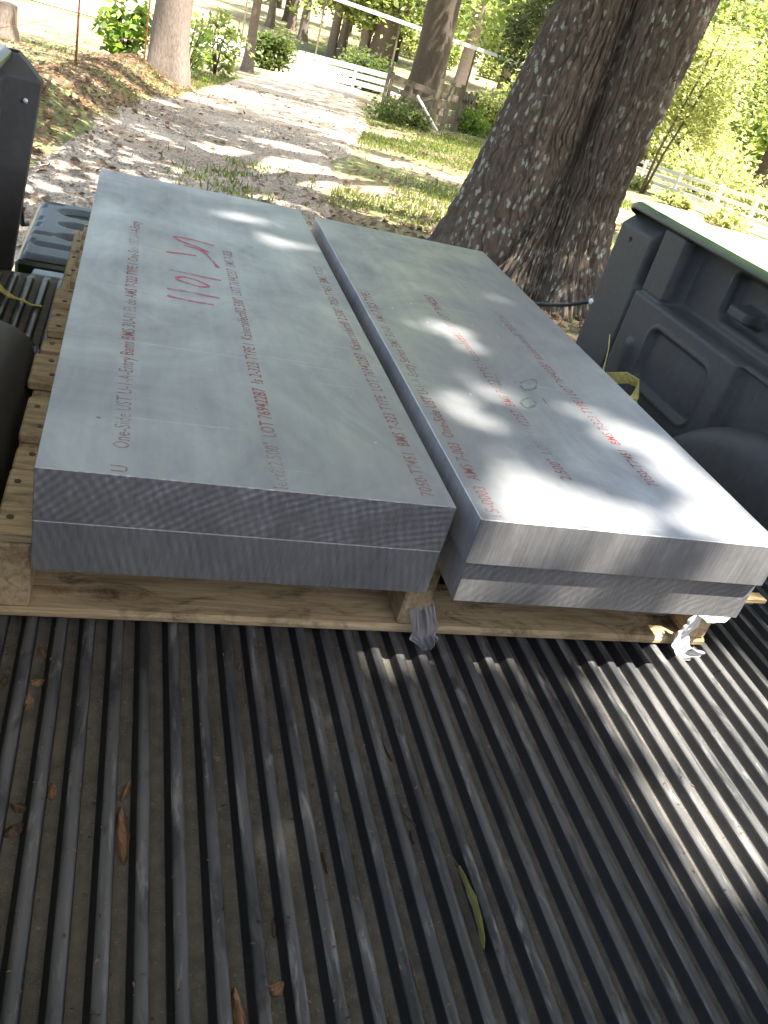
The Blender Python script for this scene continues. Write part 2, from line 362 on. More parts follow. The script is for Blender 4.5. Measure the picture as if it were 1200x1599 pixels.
class MB:
    def __init__(s): s.v = []; s.f = []; s.m = []
    def box(s, x0, x1, y0, y1, z0, z1, m=0, bev=0.0):
        if bev <= 0:
            b = len(s.v)
            s.v += [(x0, y0, z0), (x1, y0, z0), (x1, y1, z0), (x0, y1, z0), (x0, y0, z1), (x1, y0, z1), (x1, y1, z1), (x0, y1, z1)]
            fs = [(0, 3, 2, 1), (4, 5, 6, 7), (0, 1, 5, 4), (1, 2, 6, 5), (2, 3, 7, 6), (3, 0, 4, 7)]
            s.f += [tuple(b + i for i in f) for f in fs]; s.m += [m] * 6
        else:
            c = [(x0, x1), (y0, y1), (z0, z1)]; b = len(s.v); idx = {}
            for sx in (0, 1):
                for sy in (0, 1):
                    for sz in (0, 1):
                        for ax in range(3):
                            p = [c[0][sx], c[1][sy], c[2][sz]]
                            for k, sg in ((0, sx), (1, sy), (2, sz)):
                                if k != ax: p[k] += bev if sg == 0 else -bev
                            idx[(sx, sy, sz, ax)] = len(s.v); s.v.append(tuple(p))
            def q(*ks): s.f.append(tuple(idx[k] for k in ks)); s.m.append(m)
            for a in (0, 1):
                r = lambda t: t if a == 1 else t[::-1]
                q(*r([(a, 0, 0, 0), (a, 1, 0, 0), (a, 1, 1, 0), (a, 0, 1, 0)]))
                q(*r([(1, a, 0, 1), (0, a, 0, 1), (0, a, 1, 1), (1, a, 1, 1)]))
                q(*r([(0, 0, a, 2), (1, 0, a, 2), (1, 1, a, 2), (0, 1, a, 2)]))
            for a in (0, 1):
                for c2 in (0, 1):
                    q((a, c2, 0, 0), (a, c2, 1, 0), (a, c2, 1, 1), (a, c2, 0, 1))
                    q((a, 0, c2, 0), (a, 1, c2, 0), (a, 1, c2, 2), (a, 0, c2, 2))
                    q((0, a, c2, 1), (1, a, c2, 1), (1, a, c2, 2), (0, a, c2, 2))
            for sx in (0, 1):
                for sy in (0, 1):
                    for sz in (0, 1): q((sx, sy, sz, 0), (sx, sy, sz, 1), (sx, sy, sz, 2))
    def bar(s, p, q, w, t, m=0, up=(0, 0, 1)):
        p = Vector(p); q = Vector(q); d = (q - p).normalized(); u = Vector(up); sd = d.cross(u)
        if sd.length < 1e-4: sd = d.cross(Vector((1, 0, 0)))
        sd.normalize(); u = sd.cross(d); b = len(s.v)
        for e in (p, q):
            for a, c in ((-1, -1), (1, -1), (1, 1), (-1, 1)): s.v.append(tuple(e + sd * (a * w / 2) + u * (c * t / 2)))
        s.f += [tuple(b + i for i in f) for f in [(0, 1, 2, 3), (7, 6, 5, 4), (0, 4, 5, 1), (1, 5, 6, 2), (2, 6, 7, 3), (3, 7, 4, 0)]]; s.m += [m] * 6
    def tube(s, pts, rad, n=8, m=0, flat=1.0, cap=True):
        pts = [Vector(p) for p in pts]; b = len(s.v); L = len(pts)
        rad = [rad] * L if not isinstance(rad, (list, tuple)) else rad
        ref = Vector((.13, .21, 1)) if abs((pts[-1] - pts[0]).normalized().z) < .9 else Vector((1, .1, 0))
        for i, p in enumerate(pts):
            d = (pts[min(i + 1, L - 1)] - pts[max(i - 1, 0)]).normalized()
            a = d.cross(ref).normalized(); c = a.cross(d)
            for k in range(n):
                t = 2 * math.pi * k / n; s.v.append(tuple(p + a * (rad[i] * math.cos(t)) + c * (rad[i] * flat * math.sin(t))))
        for i in range(L - 1):
            for k in range(n):
                k2 = (k + 1) % n; s.f.append((b + i * n + k, b + i * n + k2, b + (i + 1) * n + k2, b + (i + 1) * n + k)); s.m.append(m)
        if cap:
            s.f.append(tuple(b + k for k in range(n))[::-1]); s.m.append(m)
            s.f.append(tuple(b + (L - 1) * n + k for k in range(n))); s.m.append(m)
    def build(s, name, mats, parent=None, smooth=False, loc=None):
        return mesh(name, s.v, s.f, mats, parent, smooth, s.m, loc)
def grid_mesh(name, P, mats, parent=None, smooth=True, flip=False, midx=None):
    """P: array (a, b, 3)"""
    a, b = P.shape[:2]
    i = np.arange(a * b).reshape(a, b)
    q = np.stack([i[:-1, :-1], i[1:, :-1], i[1:, 1:], i[:-1, 1:]], -1).reshape(-1, 4)
    if flip: q = q[:, ::-1]
    return fast_mesh(name, P.reshape(-1, 3), q, mats, parent, smooth, midx)
def fast_mesh(name, V, Q, mats, parent=None, smooth=False, midx=None, hue=None):
    V = np.ascontiguousarray(V, np.float32); Q = np.ascontiguousarray(Q, np.int32); k = Q.shape[1]; n = len(Q)
    me = bpy.data.meshes.new(name)
    me.vertices.add(len(V)); me.vertices.foreach_set('co', V.ravel())
    me.loops.add(n * k); me.loops.foreach_set('vertex_index', Q.ravel())
    me.polygons.add(n); me.polygons.foreach_set('loop_start', np.arange(0, n * k, k, dtype=np.int32))
    for m in (mats if isinstance(mats, (list, tuple)) else [mats]): me.materials.append(m)
    if midx is not None: me.polygons.foreach_set('material_index', np.asarray(midx, np.int32))
    if smooth: me.polygons.foreach_set('use_smooth', np.ones(n, bool))
    if hue is not None:
        at = me.attributes.new('hue', 'FLOAT', 'POINT'); at.data.foreach_set('value', np.asarray(hue, np.float32))
    me.update(); me.validate()
    o = bpy.data.objects.new(name, me)
    return link(o, parent)
def leaves(name, P, size, mat, parent=None, flat=.5, aspect=.55, seed=0, tilt=None, hue=None):
    """one small folded leaf at each point of P"""
    r = np.random.default_rng(seed); n = len(P)
    nz = r.normal(size=(n, 3)); nz[:, 2] = np.abs(nz[:, 2]) + flat * 2; nz /= np.linalg.norm(nz, axis=1)[:, None]
    a = r.normal(size=(n, 3)); a -= nz * (a * nz).sum(1)[:, None]; a /= np.linalg.norm(a, axis=1)[:, None]
    b = np.cross(nz, a); s = size * r.uniform(.6, 1.35, n)[:, None]
    V = np.stack([P - a * s * .5, P + b * s * .5 * aspect + nz * s * .06, P + a * s * .5 - nz * s * .10, P - b * s * .5 * aspect + nz * s * .06], 1).reshape(-1, 3)
    Q = np.arange(n * 4).reshape(n, 4)
    h = r.uniform(0, 1, n) if hue is None else hue
    return fast_mesh(name, V, Q, mat, parent, hue=np.repeat(h, 4))

# ------------------------------------------------------------------ terrain
CA, SA = math.cos(math.radians(10)), math.sin(math.radians(10))
def ground_z(x, y):
    x = np.asarray(x, float); y = np.asarray(y, float)
    s = -SA * x + CA * y; u = np.clip(s - 6, 0, None)
    d = np.where(u < 44, .065 * u * (u / (u + 1.0)), .065 * 44 * (44 / 45.)) - .012 * np.clip(s - 56, 0, None)
    z = -.87 - d
    # low bank of soil and leaves along the wire fence
    lx = -.75 + (y - 9.) * .10
    bank = .34 * np.exp(-((x - (lx - .25)) / .55) ** 2) * sstep(6.5, 9, y) * (1 - sstep(17, 21, y))
    return z + bank
def gz(x, y): return float(ground_z(np.array([x]), np.array([y]))[0])
def axis(lo, hi, fine_lo, fine_hi, fine, growth=1.12):
    a = list(np.arange(fine_lo, fine_hi, fine)); st = fine; v = a[-1]
    while v < hi: st *= growth; v += st; a.append(v)
    st = fine; v = a[0]; L = []
    while v > lo: st *= growth; v -= st; L.append(v)
    return np.array(L[::-1] + a)
gx = axis(-420, 420, -5, 14, .28); gy = axis(-300, 620, 3, 34, .28)
X, Y = np.meshgrid(gx, gy, indexing='ij')
Zt = ground_z(X, Y) + .05 * (fbm(X * .9, Y * .9, 3) - .5) * np.exp(-(np.hypot(X, Y) / 60) ** 2)
tag(grid_mesh('ground', np.stack([X, Y, Zt], -1), M['ground']), kind='structure')
DL = np.array([(-1.4, -9), (-1.2, 2), (-.67, 7), (-.38, 9.35), (.11, 12.7), (1.42, 19.9), (4.4, 35.7), (9, 56)])
DR = np.array([(2.4, -9), (2.0, 2), (1.5, 7), (2.75, 11.7), (4.7, 19.1), (8.1, 35.4), (13, 56)])
yy = np.concatenate([np.arange(-9, 3, .5), np.arange(3, 26, .15), np.arange(26, 55, .6)])
xl = np.interp(yy, DL[:, 1], DL[:, 0]); xr = np.interp(yy, DR[:, 1], DR[:, 0])
tt = np.linspace(0, 1, 22)
xl = xl + .25 * (vnoise(yy * 1.3, yy * 0, 5) - .5); xr = xr + .35 * (vnoise(yy * 1.1, yy * 0, 9) - .5)
DXX = xl[None] * (1 - tt[:, None]) + xr[None] * tt[:, None]; DYY = np.repeat(yy[None], len(tt), 0)
DZ = ground_z(DXX, DYY) + .035 + .02 * (fbm(DXX * 2, DYY * 2, 4) - .5) - .05 * (np.abs(tt[:, None] - .5) > .49)
tag(grid_mesh('driveway', np.stack([DXX, DYY, DZ], -1), M['drive']), kind='structure')
rx = np.linspace(-45, 60, 80); ry = np.linspace(0, 1, 6)
RX = np.repeat(rx[:, None], 6, 1); RY = 50 + (RX - 10) * -.12 + ry[None] * 9
tag(grid_mesh('road', np.stack([RX, RY, ground_z(RX, RY) + .05], -1), M['road']), kind='structure')

# ------------------------------------------------------------------ truck
truck = empty('pickup_truck', (.53, .8, -.87)); truck.location = (0, 0, 0)
tag(truck, 'dark green pickup truck with black ribbed bed liner and lowered tailgate', 'truck')
# ribbed floor: one moulded sheet; wear, grooves and rib flanks are different surfaces of it
P0, PITCH = .0585, .0327
prof = []
k0 = int(math.floor((-.245 - P0) / PITCH)); k1 = int(math.ceil((1.24 - P0) / PITCH))
prof.append((-.32, -.0100, 1))
for k in range(k0, k1):
    x = P0 + k * PITCH + random.uniform(-.0004, .0004)
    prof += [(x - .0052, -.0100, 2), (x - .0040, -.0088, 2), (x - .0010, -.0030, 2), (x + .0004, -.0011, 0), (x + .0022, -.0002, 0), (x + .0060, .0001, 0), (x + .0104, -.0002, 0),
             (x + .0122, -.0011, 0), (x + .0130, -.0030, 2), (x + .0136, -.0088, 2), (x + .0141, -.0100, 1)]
prof.append((1.26, -.0100, 1))
prof = [p for i, p in enumerate(prof) if i == 0 or p[0] > prof[i - 1][0]]
px = np.array([p[0] for p in prof]); pz = 1.4 * np.array([p[1] for p in prof]); pm = np.array([p[2] for p in prof])
fy = np.concatenate([np.linspace(-.42, 1.94, 120), [1.955, 1.968, 1.978, 1.986, 1.993, 1.998, 2.004, 2.012, 2.03]])
ends = np.clip((1.998 - fy) / .03, 0, 1); ends = np.sqrt(1 - (1 - ends) ** 2)
FX = np.repeat(px[:, None], len(fy), 1) + .0009 * (vnoise(px[:, None] * 30, fy[None] * 3, 2) - .5)
FZ = -.014 + (pz[:, None] + .014) * ends[None] + .0012 * (vnoise(px[:, None] * 4, fy[None] * 4, 8) - .5)
FP = np.stack([FX, np.repeat(fy[None], len(px), 0), FZ], -1)
fm = np.repeat(pm[:-1, None], len(fy) - 1, 1)
grid_mesh('bed_floor_liner', FP, [M['rib'], M['groove'], M['ribside_shade']], truck, smooth=False, flip=False, midx=fm.ravel())
mb = MB(); mb.box(-.30, 1.36, -.45, 2.03, -.10, -.019); mb.build('bed_underbody', M['green_paint'], truck)

def rbox(y, z, y0, y1, z0, z1, r, soft):
    cy, cz = (y0 + y1) / 2, (z0 + z1) / 2; hy, hz = (y1 - y0) / 2 - r, (z1 - z0) / 2 - r
    qy = np.abs(y - cy) - hy; qz = np.abs(z - cz) - hz
    d = np.hypot(np.clip(qy, 0, None), np.clip(qz, 0, None)) + np.minimum(np.maximum(qy, qz), 0) - r
    return 1 - sstep(-soft, soft, d)
wy = np.unique(np.concatenate([np.arange(-.42, 1.2, .03), np.arange(1.2, 2.075, .005), [2.075]])); wz = np.arange(-.015, .441, .005)
WY, WZ = np.meshgrid(wy, wz, indexing='ij')
dep = np.where(True, .065 * sstep(.258, .272, WZ), 0)                              # ledge, upper wall set back
dep = dep + .022 * (1 - sstep(1.412, 1.424, WY)) * (1 - sstep(.255, .262, WZ))     # second lower panel
dep = dep + .030 * rbox(WY, WZ, .95, 1.63, .295, .405, .02, .006)
dep = np.maximum(dep - 0, 0)
dep = dep + .030 * (1 - sstep(.000, .012, np.abs(WY - 1.897))) * (WZ > 0)           # channel beside the corner post
pil = rbox(WY, WZ, 1.775, 1.884, .262, .428, .012, .006); dep = dep * (1 - pil) + .008 * pil
post = sstep(1.903, 1.912, WY); pd = .004 + .062 * np.clip((WZ - .383) / .055, 0, 1); dep = dep * (1 - post) + pd * post
rec = rbox(WY, WZ, 1.492, 1.752, .072, .212, .03, .006); rec2 = rbox(WY, WZ, 1.482, 1.762, .062, .222, .035, .005)
dep = dep + .014 * rec - .004 * (rec2 - rec)
sl = rbox(WY, WZ, 1.80, 1.83, .05, .15, .008, .004); dep = dep - .010 * sl
blk = rbox(WY, WZ, 1.515, 1.588, .315, .347, .008, .004); dep = dep * (1 - blk) + .045 * blk
dep = dep + .018 * sstep(.10, .0, WZ) * -1 * 0
hole = 1 - sstep(.003, .006, np.hypot(WY - 2.006, WZ - .353)); dep = dep + .02 * hole
dep_r = dep
dl_ = np.where(WY > 2.028, 0.0, .066) + .052 * (1 - np.clip(WZ / .42, 0, 1)) + .06 * np.clip((WZ - .395) / .055, 0, 1)
dl_ = dl_ - .02 * rbox(WY, WZ, 1.45, 1.80, .06, .25, .03, .006)
def side(sgn):
    xi = 1.25 if sgn > 0 else -.19
    xf = lambda d: xi + sgn * d
    dep = dep_r if sgn > 0 else dl_
    o = grid_mesh('side_liner', np.stack([xf(dep), WY, WZ], -1), M['liner'], truck, smooth=False, flip=(sgn > 0))
    # closed tail end of the moulding
    e = MB(); n = len(wz); vs_ = [(xf(dep[-1, i]), 2.075, wz[i]) for i in range(n)] + [(xf(.15), 2.075, wz[i]) for i in range(n)]
    fs = [(i, i + 1, n + i + 1, n + i) for i in range(n - 1)]
    mesh('post_end', vs_, fs, M['green_paint'] if sgn > 0 else M['dark'], o)
    # painted bed rail: rounded section
    sec = [(-.003, .428), (-.005, .435), (.000, .442), (.010, .447), (.04, .452), (.10, .454), (.14, .450), (.165, .440), (.175, .42), (.178, .36)]
    ry_ = np.concatenate([np.linspace(-.45, 2.03, 30), [2.05, 2.065, 2.074]])
    sh = np.concatenate([np.zeros(30), [.003, .008, .018]])
    rs = 0.0 if sgn > 0 else .062
    RP = np.array([[(xf(a + rs + (s if a < .09 else -s)), yv, b - s * .7) for (yv, s) in zip(ry_, sh)] for a, b in sec])
    grid_mesh('bed_rail', RP, [M['green_paint'], M['rail_glare']], truck, smooth=True, flip=(sgn < 0), midx=np.repeat([0, 0, 0, 1, 1, 1, 1, 0, 0], len(ry_) - 1))
    cp = MB(); cp.v = [tuple(RP[i, -1]) for i in range(len(sec))]; cp.f = [tuple(range(len(sec)))]; cp.m = [0]
    cp.build('rail_end', M['green_paint'], truck)
    bs = MB(); bs.box(*sorted((xf(.150 + rs), xf(.179 + rs))), -.45, 2.074, -.42, .40); bs.build('bed_side', M['green_paint'], truck)
    # wheel well hump
    u = np.linspace(-1, 1, 61); yc, a_, h_ = 1.0, .52, .225
    prof_w = [(0.0, 0.0), (.004, .25), (.008, .5), (.012, .72), (.020, .86), (.034, .95), (.055, .99), (.08, 1.0), (.13, 1.0)]
    WP = np.zeros((len(prof_w), len(u), 3))
    for i, (dx, fr) in enumerate(prof_w):
        ins = .10 * (1 - min(1, dx / .055)) * fr ** 3
        aa = a_ - ins * .25
        zz = h_ * fr * np.clip(1 - np.abs(u) ** 2.3, 0, 1) ** .62
        WP[i, :, 0] = xf((-.055 if sgn > 0 else -.084) + dx * (1 if sgn > 0 else 1.3) + .004 * fr); WP[i, :, 1] = yc + u * aa; WP[i, :, 2] = zz - .014
    grid_mesh('wheel_well', WP, M['liner'], truck, smooth=True, flip=(sgn < 0))
side(1); side(-1)
mb = MB(); mb.box(-.27, 1.33, -.47, -.43, -.02, .44, bev=.01); mb.build('bed_front_panel', M['liner'], truck)
mb = MB(); mb.box(-.40, 1.46, -1.9, -.56, -.3, .48, bev=.04); mb.box(-.27, 1.33, -1.7, -.62, .47, .95, bev=.09)
cab = mb.build('cab', M['green_paint'], truck)
mb = MB(); mb.box(-.12, 1.18, -.63, -.612, .55, .88, bev=.006); mb.build('rear_window', M['glass'], cab)
# sill, hinge gap and lowered tailgate
mb = MB(); mb.box(-.20, 1.26, 2.032, 2.075, -.06, -.014, bev=.004); mb.build('bed_sill', M['steel'], truck)
mb = MB(); mb.box(-.21, 1.27, 2.077, 2.108, -.075, -.035, bev=.006); mb.build('hinge_rail', M['rust'], truck)
tg = MB(); tg.box(-.245, 1.305, 2.11, 2.64, -.075, -.014, bev=.008); tgo = tg.build('tailgate', M['green_paint'], truck)
ty = np.arange(2.125, 2.628, .006); tx = np.arange(-.232, 1.293, .006)
TX, TY = np.meshgrid(tx, ty, indexing='ij'); tz = np.full_like(TX, 0.0)
def oval(cx, cy, ax, ay): return 1 - sstep(.88, 1.08, np.hypot((TX - cx) / ax, (TY - cy) / ay))
for k, cx in enumerate((-.118, .22, .53, .84, 1.178)):
    for cy, ax, ay in ((2.535, .062, .042), (2.418, .052, .028), (2.312, .052, .028)): tz -= .022 * oval(cx, cy, ax, ay)
for cx in (-.203, .06, .38, .70, 1.0, 1.26): tz -= .009 * (rbox(TX, TY, cx - .026, cx + .026, 2.30, 2.318, .008, .004) + rbox(TX, TY, cx - .026, cx + .026, 2.59, 2.606, .008, .004))
tz -= .012 * rbox(TX, TY, -.215, 1.275, 2.205, 2.235, .012, .005)
tz -= .012 * (1 - rbox(TX, TY, -.228, 1.289, 2.13, 2.624, .02, .004))
for cx in (-.23, 1.29):
    for cy in (2.24, 2.38, 2.44, 2.56): tz -= .012 * rbox(TX, TY, cx - .012, cx + .012, cy - .015, cy + .015, .004, .003)
grid_mesh('tailgate_liner', np.stack([TX, TY, tz], -1), M['tail_liner'], tgo, smooth=False)
# tailgate cable
mb = MB(); pts = [(1.27, 2.06, .165), (1.262, 2.10, .150), (1.245, 2.17, .112), (1.225, 2.25, .078), (1.21, 2.33, .05), (1.20, 2.42, .012)]
mb.tube(pts, .006, 8); cb = mb.build('tailgate_cable', M['dark'], truck, True)
mb = MB(); mb.tube([(1.268, 2.055, .168), (1.258, 2.085, .155)], .010, 8); mb.build('cable_end', M['white_plastic'], cb, True)
mb = MB(); pts = [(-.235, 2.08, .165), (-.238, 2.14, .10), (-.242, 2.22, .04), (-.242, 2.32, .012)]
mb.tube(pts, .006, 8); mb.build('tailgate_cable', M['dark'], truck, True)
mb = MB(); mb.tube([(-.222, 2.024, .355), (-.222, 2.032, .355)], .005, 8); mb.build('post_bolt', M['white_plastic'], truck, True)

# ------------------------------------------------------------------ pallet
pal = empty('wooden_pallet', (.4, 1.42, 0)); PL = Vector(pal.location)
tag(pal, 'worn pine pallet lying on the ribbed bed under the metal plates', 'pallet')
def pboard(name, x0, x1, y0, y1, z0, z1, parent, bev=.003):
    c = Vector(((x0 + x1) / 2, (y0 + y1) / 2, (z0 + z1) / 2)); hx, hy, hz = (x1 - x0) / 2, (y1 - y0) / 2, (z1 - z0) / 2
    b = MB(); b.box(-hx, hx, -hy, hy, -hz, hz, bev=bev); o = b.build(name, M['pallet'], parent); o.location = c - PL
    o.rotation_euler.z = random.uniform(-.004, .004); return o
deck = [(.812, .948), (.953, 1.002), (1.036, 1.146), (1.196, 1.296), (1.312, 1.354), (1.395, 1.490), (1.515, 1.600), (1.640, 1.725), (1.760, 1.840), (1.865, 1.915), (1.945, 2.035)]
for i, (a, b) in enumerate(deck):
    pboard('deck_board', -.114 + random.uniform(-.004, .006) + .02 * (i > 6), .905 + random.uniform(-.006, .012), a, b, .1085, .1245, pal)
nb = MB(); nb.tube([(0, 0, 0), (0, 0, .0012)], .0042, 8); nail_me = nb.build('nail', M['nail'], None).data
bpy.data.objects.remove(bpy.data.objects['nail'])
for o in [c for c in pal.children if c.name.startswith('deck_board')]:
    hy = max(abs(v.co.y) for v in o.data.vertices)
    for nx in (-.092, .412, .882):
        for ny in ((-.5, .5) if hy > .035 else (0.1,)):
            q = bpy.data.objects.new('nail', nail_me); link(q, o); q.location = (nx - PL.x - o.location.x + random.uniform(-.006, .006), ny * hy + random.uniform(-.006, .006), .0079)
for x in (-.110, .392, .862): 
    o = pboard('stringer', -.61, .61, -.020, .020, .0165, .1075, pal); o.location = Vector((x + .020, 1.424, .062)) - PL; o.rotation_euler.z = math.pi / 2
for a, b in ((.812, .915), (1.12, 1.21), (1.55, 1.64), (1.93, 2.03)):
    pboard('bottom_board', -.118, .908, a, b, .001, .0157, pal, .0045).data.materials[0] = M['pallet_dirty']

# ------------------------------------------------------------------ aluminium plates
def plate(label, x0, y0, w, l, z0, rot, side_mats):
    h = .0632; b = MB(); b.box(0, w, 0, l, 0, h, bev=.0008)
    mats = [M['alu_top'], M[side_mats], M['saw_side']]
    midx = []
    V = np.array(b.v)
    for f in b.f:
        p = V[list(f)]; n = np.cross(p[1] - p[0], p[2] - p[0]); n = n / (np.linalg.norm(n) + 1e-12)
        midx.append(0 if abs(n[2]) > .9 else (1 if abs(n[1]) > .6 else (2 if abs(n[0]) > .6 else 0)))
    o = mesh('aluminium_plate', b.v, b.f, mats, midx=midx); o.location = (x0, y0, z0); o.rotation_euler.z = rot
    return tag(o, label, 'metal plate', 'thick aluminium plates on the pallet')
pl_ll = plate('lower of the two grey plates in the stack with the pink handwriting', -.0647, .7476, .4497, 1.28, .1250, .0006, 'saw_arc')
pl_lu = plate('upper thick grey plate with pink handwriting and red stamped lines', -.0649, .7470, .4500, 1.28, .1888, .0006, 'saw_cross')
pl_rl = plate('lower sawn plate in the sunlit stack nearer the wheel well', .4165, .736, .4300, 1.255, .1250, -.006, 'saw_diag')
pl_ru = plate('upper sun dappled thick plate nearer the oak, red stamped lines', .4092, .7270, .4372, 1.264, .1888, -.005, 'saw_vert')

def stamp(txt, x, y, parent, size=.0245):
    cu = bpy.data.curves.new('stamped_text', 'FONT'); cu.body = txt; cu.size = size; cu.resolution_u = 2; cu.space_character = 1.06; cu.offset = .0002
    t = bpy.data.objects.new('tmp', cu); COL.objects.link(t)
    dg = bpy.context.evaluated_depsgraph_get(); me = bpy.data.meshes.new_from_object(t.evaluated_get(dg))
    bpy.data.objects.remove(t)
    me.materials.clear(); me.materials.append(M['ink'])
    o = bpy.data.objects.new('stamped_text', me); link(o, parent)
    mw = Matrix.Translation((x + size * .35, y, .25245)) @ Matrix.Rotation(math.pi / 2, 4, 'Z') @ Matrix.Diagonal((.815, 1.0, 1, 1))
    pm_ = Matrix.Translation(parent.location) @ Matrix.Rotation(parent.rotation_euler.z, 4, 'Z')
    o.matrix_local = pm_.inverted() @ mw
    return o
stamp('U', .014, .752, pl_lu); stamp('One-Side UST U-1-A-Entry Bams BMS 3U-01 EL do AMS 7-323 TYPE I  One-Side UST U-1-A-Entry', .014, .800, pl_lu)
stamp('lect\u00ae2.500"  LOT 769422B7  ?s 2-323 TYPE I  Kaiserselect\u00ae2.500"  LOT 769422B7  BMS 7-323', .180, .750, pl_lu)
stamp('7050-T7451  BMS 7-323 TYPE  LOT 769422B7  Kaiserselect\u00ae 2.500"  7050-T7451  BMS 7-323', .355, .765, pl_lu)
stamp('15-0003  AMS 7-003  One-Side UST U-1-A-Entry Series BMS 3U-01  AMS 7-323 TYPE I', .430, .732, pl_ru)
stamp('2.500"  LOT 769422B7  BMS 7-323 TYPE I Kaiserselect\u00ae2.500"  LOT 769422B7', .573, .842, pl_ru)
stamp('7050-T7451  BMS 7-323 TYPE I LOT 769422B7  Kaiserselect\u00ae 7050-T7451', .716, .852, pl_ru)
def ribbon(name, pts, w, mat, parent, z):
    pts = [Vector((a, b, 0)) for a, b in pts]; P = []
    for i in range(len(pts) - 1):
        a_, b_, c_, d_ = pts[max(i - 1, 0)], pts[i], pts[i + 1], pts[min(i + 2, len(pts) - 1)]
        for k in range(6):
            t = k / 6; P.append(.5 * (2 * b_ + (c_ - a_) * t + (2 * a_ - 5 * b_ + 4 * c_ - d_) * t * t + (3 * b_ - a_ - 3 * c_ + d_) * t ** 3))
    P.append(pts[-1]); v = []; f = []
    for i, p in enumerate(P):
        d = P[min(i + 1, len(P) - 1)] - P[max(i - 1, 0)]; d.normalize(); nrm = Vector((-d.y, d.x, 0))
        ww = w * (.6 + .8 * random.random()) * .5
        v += [tuple(p + nrm * ww), tuple(p - nrm * ww)]
        if i: f.append((2 * i - 2, 2 * i, 2 * i + 1, 2 * i - 1))
    o = mesh(name, v, f, mat, parent)
    pm_ = Matrix.Translation(parent.location) @ Matrix.Rotation(parent.rotation_euler.z, 4, 'Z')
    o.matrix_local = pm_.inverted() @ Matrix.Translation((0, 0, z)); return o
for s in ([(0.068, 1.289), (0.103, 1.282), (0.139, 1.281)], [(0.068, 1.322), (0.104, 1.321), (0.151, 1.316)],
          [(0.083, 1.378), (0.095, 1.391), (0.118, 1.384), (0.135, 1.366), (0.123, 1.356), (0.1, 1.363), (0.084, 1.373)],
          [(0.072, 1.415), (0.113, 1.41), (0.158, 1.405)], [(0.069, 1.509), (0.098, 1.516), (0.121, 1.517)],
          [(0.157, 1.601), (0.124, 1.611), (0.086, 1.612), (0.097, 1.591), (0.126, 1.571), (0.146, 1.551)],
          [(0.101, 1.566), (0.132, 1.556), (0.149, 1.505), (0.158, 1.47)]):
    ribbon('handwriting_stroke', s, .0062, M['marker'], pl_lu, .2525)
for s in ([(0.59, 1.173), (0.585, 1.144), (0.584, 1.13)], [(0.575, 1.096), (0.578, 1.072)], [(0.627, 1.152), (0.648, 1.17), (0.665, 1.174), (0.65, 1.141), (0.626, 1.127), (0.623, 1.142)],
          [(0.604, 1.084), (0.622, 1.096), (0.624, 1.076), (0.602, 1.056), (0.596, 1.069), (0.605, 1.084)], [(0.648, 1.105), (0.646, 1.07)]):
    ribbon('handwriting_stroke', s, .004, M['marker_green'], pl_ru, .2525)

# ------------------------------------------------------------------ wrap, straps, debris
def crumple(name, path, width, mat, label, cat, seed, amp=.006, nseg=48, nw=22, updir=(0, 0, 1)):
    pts = [Vector(p) for p in path]; tt_ = np.linspace(0, len(pts) - 1, nseg); P = np.zeros((nseg, nw, 3)); wdt = width if isinstance(width, (list, tuple)) else [width] * len(pts)
    for i, t in enumerate(tt_):
        k = min(int(t), len(pts) - 2); u_ = t - k
        a_, b_, c_, d_ = pts[max(k - 1, 0)], pts[k], pts[k + 1], pts[min(k + 2, len(pts) - 1)]
        p = .5 * (2 * b_ + (c_ - a_) * u_ + (2 * a_ - 5 * b_ + 4 * c_ - d_) * u_ ** 2 + (3 * b_ - a_ - 3 * c_ + d_) * u_ ** 3)
        d = (c_ - b_).normalized() * (1 - u_) * .5 + (c_ - a_).normalized() * .5; d.normalize()
        sdv = d.cross(Vector(updir)); sdv = sdv.normalized() if sdv.length > 1e-3 else Vector((0, 1, 0)); nrm = sdv.cross(d)
        w = wdt[k] * (1 - u_) + wdt[k + 1] * u_
        for j in range(nw):
            u = j / (nw - 1) - .5
            f1 = float(vnoise(u * 6 + seed, t * 1.1, seed)) - .5; f2 = float(vnoise(u * 11, t * 1.6 + seed, seed + 3)) - .5; f3 = float(vnoise(t * 4, u * 2, seed + 5)) - .5
            P[i, j] = p + sdv * (u * w * (1 + .5 * f3) + .3 * w * f2 * .4) + nrm * (amp * (2.4 * abs(f1) * 2 + 1.6 * f2)) + d * (f1 * w * .25 * (i in (0, nseg - 1)))
    return tag(grid_mesh(name, P, mat, smooth=True), label, cat)
crumple('plastic_wrap', [(.40, .89, .10), (.415, .84, .07), (.425, .800, .022), (.432, .780, .006)], [.025, .035, .052, .02], M['film'], 'torn grey stretch film hanging from the middle of the pallet front', 'plastic wrap', 3, .004)
crumple('plastic_wrap', [(.60, .83, .105), (.68, .82, .080), (.78, .825, .065), (.85, .83, .09)], [.02, .05, .045, .03], M['film'], 'clear crumpled stretch film tucked under the sunlit plate stack', 'plastic wrap', 5, .006)
crumple('plastic_wrap', [(.855, .802, .085), (.850, .797, .055), (.846, .800, .030), (.855, .790, .006), (.885, .787, .004)], [.010, .024, .022, .034, .02], M['film_white'], 'twisted white stretch film hanging over the pallet corner board', 'plastic wrap', 8, .0014, updir=(0, 1, .2))
crumple('plastic_wrap', [(.852, .800, .072), (.875, .798, .068), (.905, .803, .074), (.915, .83, .080)], [.02, .022, .020, .018], M['film_white'], 'white film loop wrapped round the end of the pallet stringer', 'plastic wrap', 9, .002)
crumple('plastic_wrap', [(-.118, 1.36, .10), (-.128, 1.33, .06), (-.135, 1.31, .02)], [.03, .05, .04], M['film'], 'small tuft of clear film beside the far wheel well', 'plastic wrap', 10, .005)
